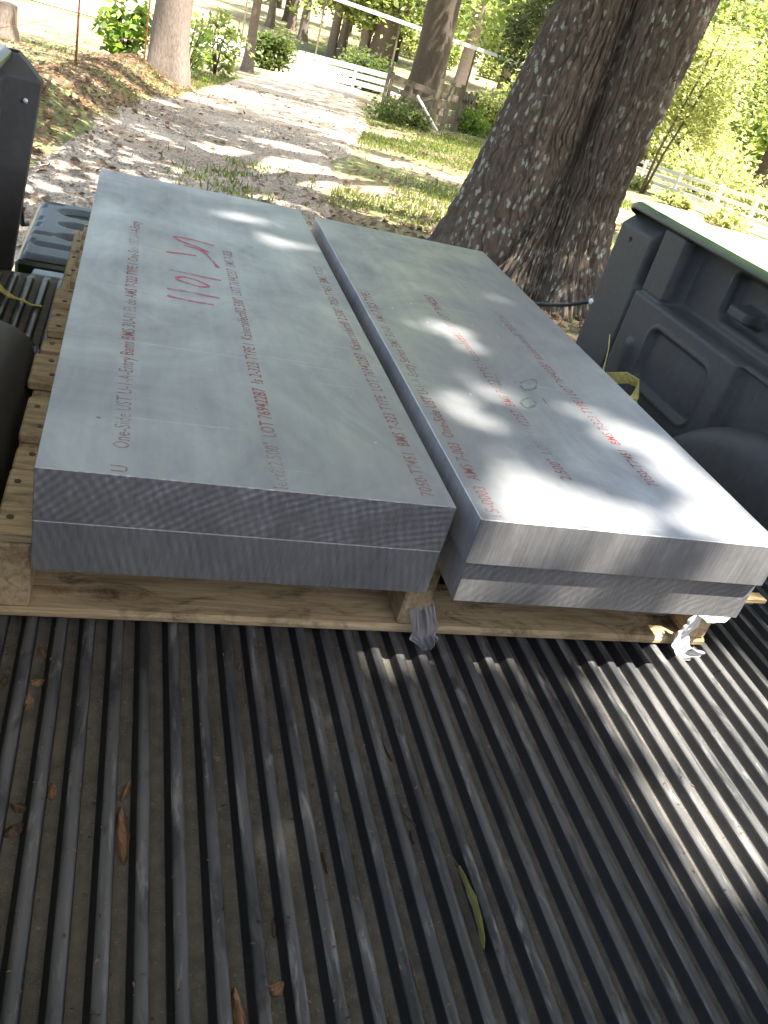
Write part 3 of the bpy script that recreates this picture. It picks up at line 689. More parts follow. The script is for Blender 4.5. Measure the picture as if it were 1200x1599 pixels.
mb = MB(); mb.bar((.895, .80, .112), (.955, .806, .108), .018, .006); mb.bar((.90, .805, .104), (.94, .81, .100), .014, .005)
tag(mb.build('wood_splinter', M['pallet']), 'split pine splinter sticking out under the sunlit stack corner', 'splinter')
def strap(name, path, w, label, updir):
    pts = [Vector(p) for p in path]; v = []; f = []
    for i, p in enumerate(pts):
        d = (pts[min(i + 1, len(pts) - 1)] - pts[max(i - 1, 0)]).normalized(); sdv = d.cross(Vector(updir)).normalized(); nn = sdv.cross(d) * .0012
        for q in (p + sdv * w / 2 + nn, p - sdv * w / 2 + nn, p - sdv * w / 2 - nn, p + sdv * w / 2 - nn): v.append(tuple(q))
        if i:
            for k in range(4): f.append((4 * i - 4 + k, 4 * i - 4 + (k + 1) % 4, 4 * i + (k + 1) % 4, 4 * i + k))
    return tag(mesh(name, v, f, M['strap']), label, 'strap')
strap('tie_down_strap', [(1.215, 1.86, .13), (1.20, 1.82, .11), (1.185, 1.79, .085), (1.175, 1.76, .060), (1.18, 1.725, .075), (1.195, 1.69, .095), (1.205, 1.655, .098), (1.20, 1.635, .070), (1.19, 1.645, .045), (1.18, 1.68, .02), (1.175, 1.73, .004)], .030, 'yellow webbing strap looped between the sunlit plates and bed side', (.9, .1, .5))
strap('tie_down_strap', [(1.185, 1.62, .055), (1.175, 1.58, .070), (1.17, 1.55, .05), (1.168, 1.53, .01)], .026, 'short yellow strap end poking up in front of the larger loop', (.9, .1, .5))
strap('tie_down_strap', [(-.250, 1.845, .020), (-.235, 1.835, .010), (-.215, 1.815, .006), (-.195, 1.80, .010), (-.175, 1.795, .004), (-.155, 1.800, .003)], .020, 'faded yellow strap lying across the ribs by the far wheel well', (0, .3, 1))
def chip(name, x, y, L, w, t, ang, mat, label, cat, seed, z=None, curl=0.0, group=None):
    r = np.random.default_rng(seed); n = 9; P = np.zeros((n, 5, 3))
    for i in range(n):
        u = i / (n - 1) * 2 - 1; ww = w * (1 - abs(u) ** 2.2 * .75) * r.uniform(.75, 1.15)
        for j in range(5):
            vv = j / 4 * 2 - 1
            P[i, j] = (u * L / 2, vv * ww / 2 + curl * L * .25 * (u * u - .3), t * (1 - vv * vv) * r.uniform(.6, 1.2) + abs(curl) * .05 * L * u * u)
    bot = P[:, ::-1].copy(); bot[:, :, 2] = 0
    ring = np.concatenate([P, bot], 1)
    V = ring.reshape(-1, 3); m_ = 10; f = []
    for i in range(n - 1):
        for j in range(m_): f.append((i * m_ + j, i * m_ + (j + 1) % m_, (i + 1) * m_ + (j + 1) % m_, (i + 1) * m_ + j))
    f.append(tuple(range(m_))[::-1]); f.append(tuple((n - 1) * m_ + j for j in range(m_)))
    o = mesh(name, V, f, mat); o.location = (x, y, -.0132 if z is None else z); o.rotation_euler.z = ang
    if 'leaf' in mat.name or 'leaf' in name:
        at = o.data.attributes.new('hue', 'FLOAT', 'POINT'); at.data.foreach_set('value', np.full(len(V), .5, np.float32))
    return tag(o, label, cat, group)
HP = math.pi / 2
chip('bark_chip', .0465, .520, .062, .0135, .006, HP + .08, M['chip'], 'long split reddish bark chip in a floor groove, largest of the debris', 'bark chip', 1)
chip('bark_chip', .0485, .572, .026, .007, .004, HP - .3, M['chip'], 'slim tan bark sliver just beyond the largest chip', 'bark chip', 2)
chip('bark_chip', .144, .345, .042, .012, .006, HP + .1, M['chip'], 'blunt yellowish wood chip at the bottom edge of the floor', 'wood chip', 3)
chip('bark_chip', .178, .364, .014, .015, .004, .4, M['chip'], 'small round brown bark flake near the bottom edge', 'bark chip', 4)
chip('bark_chip', -.057, .690, .024, .014, .005, HP, M['chip'], 'oval tan bark flake on the floor below the pallet corner', 'bark chip', 5)
chip('bark_chip', -.050, .722, .015, .013, .004, .1, M['chip'], 'square orange brown flake between the oval flake and pallet', 'bark chip', 6)
chip('bark_chip', -.050, .768, .024, .009, .004, HP + .3, M['chip'], 'thin dark bark flake close under the pallet front', 'bark chip', 7)
chip('bark_chip', -.021, .572, .018, .010, .003, HP, M['chip'], 'dull brown flake alone in the second groove', 'bark chip', 8)
chip('dry_leaf', -.088, .715, .03, .010, .004, HP - .4, M['litter'], 'curled pale dry leaf at the frame edge below pallet', 'leaf', 9)
chip('twig', .175, .742, .014, .006, .003, 1.2, M['litter'], 'pale forked end of a dry stem on a rib', 'twig', 10, .000)
chip('twig', .178, .705, .062, .0022, .002, HP + .03, M['litter'], 'thin straw coloured stem lying along a rib', 'twig', 11, .0005)
chip('willow_leaf', .378, .415, .085, .0095, .004, HP - .02, M['fresh_leaf'], 'long narrow yellow green leaf curled over two ribs', 'leaf', 12, .0012, .28)
chip('twig', .374, .462, .024, .0016, .0016, HP + .25, M['litter'], 'thin pale stalk at the tip of the long green leaf', 'twig', 13, .002)
chip('seed_husk', .341, .505, .016, .004, .003, HP, M['litter'], 'pale seed husk with tangled fibres in a middle groove', 'seed husk', 14)
chip('twig', .343, .530, .03, .0018, .0018, HP + .5, M['litter'], 'fine yellow fibre above the pale seed husk', 'twig', 15)
chip('twig', .340, .622, .034, .003, .002, HP + .2, M['litter'], 'dry yellow stalk in the groove below the pallet stringer', 'twig', 16)
chip('twig', .530, .526, .036, .004, .003, HP + .3, M['chip'], 'slender split straw lying in the right hand grooves', 'twig', 17)
chip('seed_husk', .182, .418, .020, .0045, .003, HP - .1, M['litter'], 'bright white curved husk left of the long green leaf', 'seed husk', 18)
chip('seed_husk', .241, .480, .022, .003, .002, HP + .05, M['litter'], 'narrow white husk upright in the centre groove', 'seed husk', 19)
chip('dry_leaf', -.050, .530, .020, .014, .004, .7, M['litter'], 'crumpled olive leaf scrap by the lower frame edge', 'leaf', 20)
chip('dry_leaf', -.048, .555, .018, .010, .004, -.4, M['litter'], 'broken yellow leaf scrap above the olive one', 'leaf', 21)
n = 900
DXp = np.stack([rng.uniform(-.12, .95, n) ** 1.0, rng.uniform(.30, .80, n), np.zeros(n)], 1)
DXp[:480, 0] = rng.uniform(-.12, .34, 480)
kk = (DXp[:, 0] - P0) / PITCH; fr = (kk - np.floor(kk)) * PITCH
DXp[:, 2] = np.where((fr < .0125), .0006, np.where((fr > .0150) & (fr < .0270), -.0130, -.5)); DXp = DXp[DXp[:, 2] > -.1]
tag(leaves('wood_crumbs', DXp, .0048, M['litter'], None, 1.5, .4, 33), 'scattered wood crumbs and grit on the ribbed floor', 'crumbs', kind='stuff')

# ------------------------------------------------------------------ big oak
def oak():
    cx, cy = 3.01, 5.86; t = empty('oak_tree', (cx, cy, -.87))
    tag(t, 'huge twin stemmed oak with lichened grey bark right behind the plates', 'tree')
    tdx, tdy = .874, -.486                                # sideways, as seen from the truck
    nth, nz_ = 640, 400; th = np.linspace(0, 2 * math.pi, nth, endpoint=False); zz = np.concatenate([np.linspace(-1.25, 2.2, nz_ - 50), np.linspace(2.24, 7.5, 50)])
    R = np.zeros((nth, nz_))
    def circ(px_, py_, r):
        # distance from origin to a circle's far side along each direction
        b = px_ * np.cos(th) + py_ * np.sin(th); c = px_ ** 2 + py_ ** 2 - r * r; disc = b * b - c
        return np.where(disc > 0, b + np.sqrt(np.clip(disc, 0, None)), 0)
    for i, z in enumerate(zz):
        h = z + .87; fl = math.exp(-max(h, -.2) / .38)
        eL = np.interp(z, [-1.25, -.66, -.32, .02, .34, .645, 1.0, 2.2, 7.5], [-1.02, -.82, -.73, -.66, -.60, -.542, -.483, -.46, -.5])
        eR = np.interp(z, [-1.25, -.78, -.46, -.09, .28, .62, .9, 1.25, 2.2, 7.5], [.68, .49, .385, .354, .392, .43, .458, .487, .56, .8])
        cr = np.interp(z, [-1.25, 0, .28, .63, 1.0, 7.5], [-.10, -.06, .0, .015, .03, .06])
        r1 = (cr - eL) / 2 + .012; r2 = (eR - cr) / 2 + .012
        r1 = min(r1, .33)
        rr = np.maximum(np.maximum(circ(eL + r1, .02, r1), circ(eR - r2, -.03, r2)), circ(cr, .10, .20 + .24 * math.exp(-max(h - .1, 0) / .55)))
        rr = np.maximum(rr, .12)
        rr = rr + fl * (.15 * np.cos(th * 3.5 + .5) ** 2)
        R[:, i] = rr
    ker = np.array([.2, .6, .2]); R = ker[0] * np.roll(R, 1, 0) + ker[1] * R + ker[2] * np.roll(R, -1, 0)
    TH, ZZ = np.meshgrid(th, zz, indexing='ij')
    # long furrows and plates of bark
    u = TH / (2 * math.pi); per = 104
    warp = .9 * (fbm(u * 20, ZZ * 2.2, 4, 3) - .5)
    n1 = np.abs(2 * vnoise(u * per + warp * 2.2, ZZ * 3.6 + 7, 11, per) - 1)
    n2 = np.abs(2 * vnoise(u * per * 2 + warp * 3, ZZ * 7.5, 13, per * 2) - 1)
    n3 = vnoise(u * per * 5, ZZ * 34, 15, per * 5)
    R = R + .036 * (np.clip(n1 * 2.0, 0, 1) - .6) + .024 * (np.clip(n2 * 2.0, 0, 1) - .5) + .013 * (n3 - .5)
    LX = R * np.cos(TH); LY = R * np.sin(TH)               # LX sideways, LY towards the back
    P = np.stack([LX * tdx + LY * -tdy, LX * tdy + LY * tdx, ZZ + .87], -1)
    P = np.concatenate([P, P[:1]], 0)
    grid_mesh('trunk', P, M['oak_bark'], t, smooth=True)
    for k, (a, hgt, ln, up) in enumerate([(-2.3, 5.2, 6.5, .35), (-1.2, 5.6, 6.0, .3), (-.2, 5.9, 5.0, .4), (1.0, 5.6, 5.5, .35), (2.2, 5.4, 6.0, .3), (3.0, 6.0, 5.5, .4), (.4, 7.0, 3.0, 1.2)]):
        mb = MB(); pts = []; rd = []
        for i in range(7):
            s = i / 6; pts.append((math.cos(a + .3 * math.sin(3 * s + k)) * ln * s, math.sin(a + .3 * math.sin(3 * s + k)) * ln * s, hgt + .87 + ln * up * s - .8 * s * s)); rd.append(.16 * (1 - s) + .02)
        mb.tube(pts, rd, 9); mb.build('limb', M['oak_bark'], t, True)
    return t, cx, cy
oak_t, ocx, ocy = oak()

# crown of the oak and of the two next trees: unseen leaves, taken out along the sun's path to shape the sun patches
def ell(x, y, cx, cy, rx, ry, ang=0.0):
    c, s = math.cos(ang), math.sin(ang); dx = x - cx; dy = y - cy
    return np.clip(1.35 - np.sqrt(((dx * c + dy * s) / rx) ** 2 + ((-dx * s + dy * c) / ry) ** 2) * 1.0, 0, 1) / 1.0
def gaps(P):
    x0 = P[:, 0] - .30 * P[:, 2]; y0 = P[:, 1] + .30 * P[:, 2]          # where the leaf's shadow meets the bed floor
    x1 = x0 + .0756; y1 = y0 - .0756                                     # ... the plate tops
    g = np.zeros(len(P))
    def add(m, w): np.maximum(g, np.clip(m * 2.2, 0, 1) * w, out=g)
    # floor in front of the pallet
    for cx, cy, rx, ry, an, w in ((.80, .66, .18, .15, 0, 1), (.86, .74, .15, .12, 0, 1), (.74, .50, .11, .14, -.35, 1), (.94, .60, .10, .14, 0, 1), (.88, .48, .13, .12, 0, 1), (.72, .40, .06, .06, 0, .8),
                                  (.45, .74, .16, .07, 0, .92), (.52, .66, .11, .06, .4, .8), (.215, .55, .035, .08, 0, .7), (.23, .665, .04, .045, 0, .75), (.35, .62, .05, .05, 0, .45),
                                  (.40, .395, .05, .07, 0, .7), (.30, .74, .05, .04, 0, .7), (.34, .50, .05, .07, 0, .40), (.12, .45, .06, .08, 0, .35), (.05, .60, .05, .10, 0, .25), (.50, .50, .05, .10, 0, .35)):
        add(ell(x0, y0, cx, cy, rx, ry, an), w)
    # plate tops
    for cx, cy, rx, ry, an, w in ((.79, .81, .090, .17, 0, 1), (.53, .775, .13, .070, 0, 1), (.68, .75, .06, .04, 0, .9), (.50, .87, .07, .07, 0, .85), (.745, .99, .06, .14, .3, .95), (.80, 1.08, .045, .11, .2, .75),
                                  (.60, .90, .04, .08, 0, .6), (.545, 1.33, .07, .065, 0, 1), (.480, 1.04, .05, .13, .2, .95), (.57, 1.11, .065, .07, 0, .9), (.68, 1.27, .06, .07, 0, .7), (.62, 1.20, .04, .06, 0, .5),
                                  (.25, 1.84, .10, .05, 0, 1), (.31, 1.71, .07, .06, 0, .85), (.10, 1.62, .12, .03, .1, .45), (.20, 1.45, .10, .06, 0, .25), (.60, 1.62, .12, .05, 0, .4), (.10, 1.0, .08, .15, 0, .12)):
        add(ell(x1, y1, cx, cy, rx, ry, an), w)
    # the ground further off: broken streaks of sun
    xg = P[:, 0] - .30 * (P[:, 2] + 1.2); yg = P[:, 1] + .30 * (P[:, 2] + 1.2)
    st = fbm(xg * .55 + 3, yg * 1.15, 41, 3); far = sstep(5.5, 8.5, yg)
    cov = .46 - .05 * sstep(9, 14, yg)
    m = sstep(cov, cov + .05, st) * far * (1 - np.exp(-((xg - 8.0) / 3.4) ** 2 - ((yg - 25.5) / 6.0) ** 2))
    np.maximum(g, m, out=g)
    # rail and corner of the bed side stand in full sun
    add(ell(P[:, 0] - .3 * (P[:, 2] - .46), P[:, 1] + .3 * (P[:, 2] - .46), 1.34, 1.45, .15, .75), 1.0)
    return g
def crown_points(cx, cy, cz, rx, ry, rz, n, clumps, spread, seed):
    r = np.random.default_rng(seed); c = r.normal(size=(clumps, 3)); c /= np.linalg.norm(c, axis=1)[:, None]
    c *= r.uniform(.25, 1, clumps)[:, None] ** .6; c *= np.array([rx, ry, rz])
    k = r.integers(0, clumps, n)
    return c[k] + r.normal(size=(n, 3)) * spread * r.uniform(.6, 1.4, clumps)[k][:, None] + np.array([cx, cy, cz])
r = np.random.default_rng(3); n = 62000
P = np.stack([r.uniform(-4.5, 10.5, n), r.uniform(-6.5, 13.0, n), r.uniform(5.0, 8.6, n)], 1)
P = P[np.hypot((P[:, 0] - 2.8) / 7.6, (P[:, 1] - 3.4) / 9.8) < 1]
P = P[r.uniform(0, 1, len(P)) > gaps(P)]
o = leaves('crown', P - np.array([ocx, ocy, -.87]), .20, M['leaf_oak'], oak_t, .8, .62, 5)
# unseen dense leaf layer, added over the truck to sharpen shade and sun patches
n = 26000; zz_ = r.uniform(4.6, 7.4, n)
P = np.stack([r.uniform(-1.0, 2.1, n) + .30 * zz_, r.uniform(-.9, 3.4, n) - .30 * zz_, zz_], 1)
P = P[r.uniform(0, 1, n) > gaps(P)]
leaves('added_shade_leaves', P - np.array([ocx, ocy, -.87]), .115, M['leaf_oak'], oak_t, 1.0, .6, 6)

def tree_mesh(r0, H, lean, seed, n=10, noise_a=.06):
    r = np.random.default_rng(seed); nth = 26; nz_ = 44; th = np.linspace(0, 2 * math.pi, nth, endpoint=False); z = np.linspace(-.5, H, nz_)
    TH, ZZ = np.meshgrid(th, z, indexing='ij')
    rr = r0 * (1 - .35 * np.clip(ZZ, 0, None) / H) * (1 + .55 * np.exp(-np.clip(ZZ, 0, None) / (r0 * 1.6)) * (.6 + .4 * np.cos(TH * 4 + seed)))
    rr = rr * (1 + noise_a * 2 * (vnoise(TH / 6.283 * 13, ZZ * 1.2, seed, 13) - .5) + noise_a * (vnoise(TH / 6.283 * 26, ZZ * 4, seed + 1, 26) - .5))
    ox = lean[0] * ZZ + .06 * r0 * np.sin(ZZ * 1.3 + seed); oy = lean[1] * ZZ
    P = np.stack([rr * np.cos(TH) + ox, rr * np.sin(TH) + oy, ZZ], -1)
    return np.concatenate([P, P[:1]], 0)
def tree(name, x, y, r0, H, label, group=None, lean=(0, 0), bark='bark', crown=None, leaf='leaf_far', seed=1, cat='tree', lsize=.3, limbs=3):
    t = empty(name, (x, y, gz(x, y))); tag(t, label, cat, group)
    grid_mesh('trunk', tree_mesh(r0, H, lean, seed), M[bark], t, smooth=True)
    rr = random.Random(seed)
    for k in range(limbs):
        a = rr.uniform(0, 6.28); h0 = H * rr.uniform(.35, .8); L = H * rr.uniform(.25, .45); mb = MB()
        mb.tube([(lean[0] * h0 + math.cos(a) * L * s, lean[1] * h0 + math.sin(a) * L * s, h0 + L * .6 * s - .2 * L * s * s) for s in (0, .3, .6, 1)], [r0 * .4, r0 * .28, r0 * .16, r0 * .05], 6)
        mb.build('limb', M[bark], t, True)
    if crown:
        (dx, dy, dz), (ax, ay, az), n, cl, sp = crown
        leaves('crown', crown_points(dx, dy, dz, ax, ay, az, n, cl, sp, seed), lsize, M[leaf], t, .35, .6, seed + 2)
    return t
# left tree by the wire fence, gate tree: their upper crowns shade the drive
def high_crown(t, cx, cy, rx, ry, zlo, zhi, n, seed, leaf='leaf_far'):
    r = np.random.default_rng(seed); P = np.stack([cx + rx * r.uniform(-1, 1, n), cy + ry * r.uniform(-1, 1, n), r.uniform(zlo, zhi, n)], 1)
    P = P[np.hypot((P[:, 0] - cx) / rx, (P[:, 1] - cy) / ry) < 1]
    P = P[r.uniform(0, 1, len(P)) > gaps(P)]
    leaves('crown', P - np.array(t.location), .26, M[leaf], t, .7, .6, seed)
lt = tree('broadleaf_tree', .48, 17.75, .33, 8.5, 'pale barked tree with flared foot beside the wire fence', bark='pale_bark', seed=4, limbs=4)
high_crown(lt, 1.0, 15.5, 7.0, 8.0, 5.5, 8.5, 15000, 21)
gt = tree('broadleaf_tree', 9.28, 30.9, .60, 12, 'dark thick trunked tree standing inside the wooden fence corner', seed=6, limbs=5, lean=(-.004, 0))
high_crown(gt, 9.5, 25.5, 7.5, 8.5, 5.5, 9.5, 30000, 22)

# ------------------------------------------------------------------ fences
def wf_part(fence, p, q, w, t, name, mat):
    b = MB(); b.bar(p, q, w, t); return b.build(name, mat, fence)
# rusty wire fence by the bank
wfence = empty('wire_fence', (0, 0, 0)); tag(wfence, 'rusty steel post and wire fence along the leafy bank', 'fence')
posts = [(-1.55, 7.2), (-.73, 11.48), (.03, 17.1), (.72, 21.2), (1.76, 25.7), (2.55, 28.1)]
for (x, y) in posts:
    z = gz(x, y); b = MB(); b.bar((x, y, z - .2), (x + .01, y, z + 1.5), .035, .006); b.bar((x, y - .012, z - .2), (x + .01, y - .012, z + 1.5), .008, .026)
    for k in range(9): b.bar((x - .014, y - .027, z + .12 + k * .15), (x + .014, y - .027, z + .12 + k * .15), .008, .012)
    b.build('post', M['rust'], wfence)
for h in (.15, .35, .55, .75, .95, 1.2):
    for (a, b_) in zip(posts[:-1], posts[1:]):
        m_ = MB(); p = (a[0], a[1], gz(*a) + h); q = (b_[0], b_[1], gz(*b_) + h); mid = tuple((u + v) / 2 for u, v in zip(p, q))
        m_.tube([p, (mid[0], mid[1], mid[2] - .015), q], .0022, 5); m_.build('wire', M['rust'], wfence)
# weathered gate and fence corner
g = empty('wooden_gate', (6.12, 22.65, gz(6.12, 22.65))); tag(g, 'small weathered wooden gate leaning in front of the dark trunked tree', 'gate')
def gp(u, h, o=0.0):  # u along the gate, h above ground
    x = 5.85 + 1.15 * u; y = 22.68 - .35 * u + o; return (x - g.location.x, y - g.location.y, gz(6.3, 22.6) + h - g.location.z)
for u, a, b_ in ((0, -.05, 1.22), (.08, -.05, 1.12), (.52, .0, 1.0), (1.0, -.12, .98)): wf_part(g, gp(u, a), gp(u, b_), .12, .06, 'upright', M['old_wood'])
for hgt in (.18, .45, .72, .98): wf_part(g, gp(-.02, hgt + .05, -.05), gp(1.02, hgt - .06, -.05), .035, .13, 'rail', M['old_wood'])
wf_part(g, gp(.05, .12, -.09), gp(.98, .85, -.09), .035, .08, 'brace', M['old_wood'])
fc = empty('wooden_fence', (7.3, 22.6, gz(7.3, 22.6))); tag(fc, 'old board fence corner running back from the small gate', 'fence')
def fpz(x, y, h): return (x - fc.location.x, y - fc.location.y, gz(x, y) + h - fc.location.z)
for (x, y) in [(7.15, 22.5), (7.95, 23.9), (8.7, 25.2)]: wf_part(fc, fpz(x, y, -.1), fpz(x, y, 1.25), .11, .11, 'post', M['old_wood'])
for hgt in (.3, .68, 1.06): wf_part(fc, fpz(7.1, 22.42, hgt), fpz(8.75, 25.28, hgt), .03, .21, 'board', M['old_wood'])
for k in range(9):
    x = 8.75 + .26 * k; y = 25.25 + .50 * k; wf_part(fc, fpz(x, y, -.1), fpz(x + .02, y, 1.1 + .08 * math.sin(k * 3)), .15, .03, 'picket', M['old_wood'])
for hgt in (.35, .85): wf_part(fc, fpz(8.7, 25.3, hgt), fpz(10.95, 29.4, hgt), .03, .09, 'rail', M['old_wood'])
b = MB(); b.tube([(6.55, 22.2, gz(6.55, 22.2) + .75), (7.25, 22.1, gz(7.2, 22.1) + .08)], .035, 8); tag(b.build('white_pipe', M['white_plastic'], smooth=True), 'white plastic pipe leaning against the small wooden gate', 'pipe')
def board_fence(name, pts, n_rail, hgt, label, bw=.14, pw=.12):
    f = empty(name, (pts[0][0], pts[0][1], gz(*pts[0]))); L = f.location; tag(f, label, 'fence')
    Q = lambda x, y, h: (x - L.x, y - L.y, gz(x, y) + h - L.z)
    for (x, y) in pts: wf_part(f, Q(x, y, -.2), Q(x, y, hgt + .02), pw, pw, 'post', M['white_fence'])
    for a, b_ in zip(pts[:-1], pts[1:]):
        for k in range(n_rail):
            h = hgt - k * (hgt - .18) / max(1, n_rail - .5) - .05; off = .08
            wf_part(f, Q(a[0], a[1] - off, h), Q(b_[0], b_[1] - off, h), .03, bw, 'rail', M['white_fence'])
board_fence('white_fence', [(6.9, 44.6), (8.2, 44.0), (9.58, 43.45), (10.85, 41.9)], 3, .95, 'short white board fence at the end of the gravel drive', .22)
board_fence('white_fence', [(13.2, 24.2), (12.7, 22.2), (12.2, 20.2), (11.9, 18.1), (11.65, 16.1), (11.45, 14.6), (11.35, 13.2), (11.3, 11.5)], 3, .62, 'sunlit white board fence beyond the truck rail', .075, .06)
gr = empty('guard_rail', (9.2, 49.1, gz(9.2, 49.1))); tag(gr, 'thin white rail crossing behind the tree trunks', 'rail')
L = gr.location; A = Vector((4.9, 51.06, .41)); B = Vector((34.7, 37.79, -.913))
wf_part(gr, A - L, B - L, .10, .17, 'beam', M['white_fence'])
for k in range(9):
    p = A.lerp(B, k / 8); wf_part(gr, (p.x - L.x, p.y + .12 - L.y, gz(p.x, p.y) - .3 - L.z), (p.x - L.x, p.y + .12 - L.y, p.z - L.z), .08, .08, 'post', M['old_wood'])

# ------------------------------------------------------------------ shrubs, saplings, trees behind
def shrub(name, x, y, rx, rz, n, leaf, label, seed, lsize=.12, cat='bush', stems=5, clumps=40, group=None):
    t = empty(name, (x, y, gz(x, y))); tag(t, label, cat, group); rr = random.Random(seed)
    for k in range(stems):
        a = rr.uniform(0, 6.28); mb = MB(); e = rx * rr.uniform(.2, .7)
        mb.tube([(0, 0, -.05), (math.cos(a) * e * .4, math.sin(a) * e * .4, rz * .8), (math.cos(a) * e, math.sin(a) * e, rz * 1.6)], [.025, .018, .008], 6); mb.build('stem', M['bark'], t, True)
    P = crown_points(0, 0, rz, rx, rx, rz, n, clumps, rx * .16, seed); P = P[P[:, 2] > .02]
    leaves('foliage', P, lsize, M[leaf], t, .3, .6, seed)
    return t
shrub('leafy_bush', -.30, 18.4, .55, .50, 620, 'leaf_bush', 'large leaved green bush at the foot of the pale tree', 31, .17)
shrub('cedar_bush', 5.2, 40.5, .95, .75, 4200, 'leaf_dark', 'dark feathery evergreen bush beside the far drive', 32, .16)
shrub('yellow_bush', 10.9, 28.3, .95, .62, 4200, 'leaf_yellow', 'bright yellow green bush at the end of the picket fence', 33, .13)
shrub('low_weeds', 6.2, 22.1, .8, .22, 1500, 'leaf_dark', 'low dark weeds growing round the small wooden gate', 34, .10)
shrub('low_weeds', 9.6, 26.4, .8, .3, 1500, 'leaf_bush', 'green weeds against the picket part of the old fence', 35, .12)
shrub('cedar_bush', 10.6, 45.2, 1.5, .75, 3200, 'leaf_dark', 'dark low shrub right behind the short white fence', 39, .2)
shrub('leafy_bush', .9, 20.6, .6, .75, 560, 'leaf_bush', 'thin leafy shrub on the wire fence beyond the pale tree', 36, .15)
shrub('leafy_bush', 1.8, 24.6, .7, .8, 650, 'leaf_far', 'pale green shrub further along the wire fence', 37, .16)
FB = ['second tallest pale bush behind the white fence, next to the sapling', 'middle pale bush behind the white board fence', 'fourth pale bush behind the white fence counting from the sapling', 'tallest pale bush behind the white fence, beyond the sapling', 'last pale bush behind the white fence at the photo edge',
      'low weed clump before the white fence beside the sapling', 'middle low weed clump before the white fence', 'low weed clump before the white fence nearest the truck rail']
for k, (x, y, rx, rz) in enumerate([(14.6, 20.5, 1.2, .55), (14.4, 17.4, 1.0, .40), (14.6, 15.0, 1.0, .40), (15.8, 23.0, 1.4, .8), (14.6, 13.2, .9, .36), (11.3, 18.9, .4, .12), (10.9, 16.4, .4, .10), (10.7, 14.2, .45, .12)]):
    shrub('roadside_bush', x, y, rx, rz, 1600 if k < 5 else 350, 'leaf_yellow', FB[k], 50 + k, .14, group='bushes along the white fence')
def sapling():
    t = empty('sapling', (10.98, 17.93, gz(10.98, 17.93))); tag(t, 'slim two stemmed sapling with yellow green leaves beside the white fence', 'sapling')
    for dx in (0, .16):
        mb = MB(); mb.tube([(dx * .3, 0, -.1), (.04 + dx, 0, .95), (.13 + dx * 1.4, -.08, 1.75), (.25 + dx * 1.6, -.15, 2.65), (.3 + dx * 2, -.2, 4.2)], [.035, .028, .024, .02, .01], 7); mb.build('stem', M['bark'], t, True)
    P = np.concatenate([crown_points(.55, 0, 2.6, 1.0, 1.0, 1.2, 2600, 46, .16, 61), crown_points(1.0, .2, 1.6, .8, .8, .5, 1100, 22, .14, 62), crown_points(-.2, .3, 1.5, .55, .6, .5, 700, 16, .12, 63)])
    leaves('foliage', P, .125, M['leaf_yellow'], t, .8, .5, 64)
sapling()
FT = [(9.7, 79.7, .32, 'slender far tree, leftmost beyond the sunlit road'), (12.2, 84.7, .35, 'farthest slender tree beyond the sunlit road'), (11.9, 75.5, .36, 'far tree leaning on the lawn beyond the road'),
      (12.8, 67.3, .34, 'left stem of the far trio of trunks'), (13.35, 67.2, .26, 'middle stem of the far trio of trunks'), (14.0, 69.4, .30, 'right stem of the far trio of trunks'),
      (14.5, 64.7, .40, 'grey trunked far tree left of the thick dark trunk'), (15.45, 63.3, .78, 'thick dark trunk just left of the fence corner tree'), (16.3, 64.4, .45, 'trunk leaning close behind the thick dark one'),
      (20.0, 58.7, .5, 'straight far trunk right of the fence corner tree'), (24.2, 62.1, .4, 'thin far trunk between fence corner tree and oak'),
      (22.6, 32.5, .16, 'slim trunk behind the white fence'), (19.3, 24.8, .34, 'dark trunk at the right edge behind the white fence'), (3.4, 32.3, .17, 'thin bare trunk at the near side of the drive')]
for k, (x, y, r0, lb) in enumerate(FT):
    H = 9 if r0 > .2 else 6
    low = 3.3 if y > 50 else 3.2
    cr = ((0, 0, low + 2.6), (4.2, 4.2, 3.1), 2600, 40, .55) if k < 11 else ((0, 0, 4.6), (2.6, 2.6, 2.6), 1700, 30, .4)
    tree('broadleaf_tree', x, y, r0, H, lb, seed=70 + k, crown=cr, lsize=.42 if y > 50 else .22, lean=(.02 * math.sin(k * 2.1), .0), bark='bark' if k in (7, 12) else 'pale_bark', leaf='leaf_far', limbs=2)
# understory tree whose leaves hang between the fence corner tree and the oak
t = tree('young_oak', 11.9, 23.5, .10, 5, 'young oak with drooping leaves between the fence corner tree and the oak', seed=95, limbs=4,
         crown=((-.4, .3, 3.1), (2.6, 2.4, 1.9), 8500, 80, .28), lsize=.17, leaf='leaf_oak')
# wood in the distance: a few tree shapes, copied
protos = []
for k in range(3):
    t = tree('forest_tree', 0, 0, .3, 9, 'leafy tree in the wood beyond the road', 'trees of the wood behind', seed=110 + k, bark='bark',
             crown=((0, 0, 6.0), (4.6, 4.6, 4.2), 3600, 52, .6), lsize=.42, leaf='leaf_far', limbs=2)
    protos.append(t)
def copy_tree(src, x, y, s, rz):
    t = src.copy(); COL.objects.link(t); t.location = (x, y, gz(x, y) - .3); t.scale = (s, s, s * random.uniform(.85, 1.2)); t.rotation_euler.z = rz
    for ch in src.children:
        c = ch.copy(); COL.objects.link(c); c.parent = t
    return t
spots = []
rr = random.Random(5)
for k in range(30):
    az = math.radians(2 + 58 * (k + rr.random()) / 30.); d = rr.uniform(72, 120) if az < math.radians(24) else rr.uniform(40, 75)
    spots.append((d * math.sin(az), d * math.cos(az)))
used = set()
for i, (x, y) in enumerate(spots):
    p = protos[i % 3]
    if i < 3: p.location = (x, y, gz(x, y) - .3); p.rotation_euler.z = rr.uniform(0, 6)
    else: copy_tree(p, x, y, rr.uniform(.8, 1.35), rr.uniform(0, 6.28))
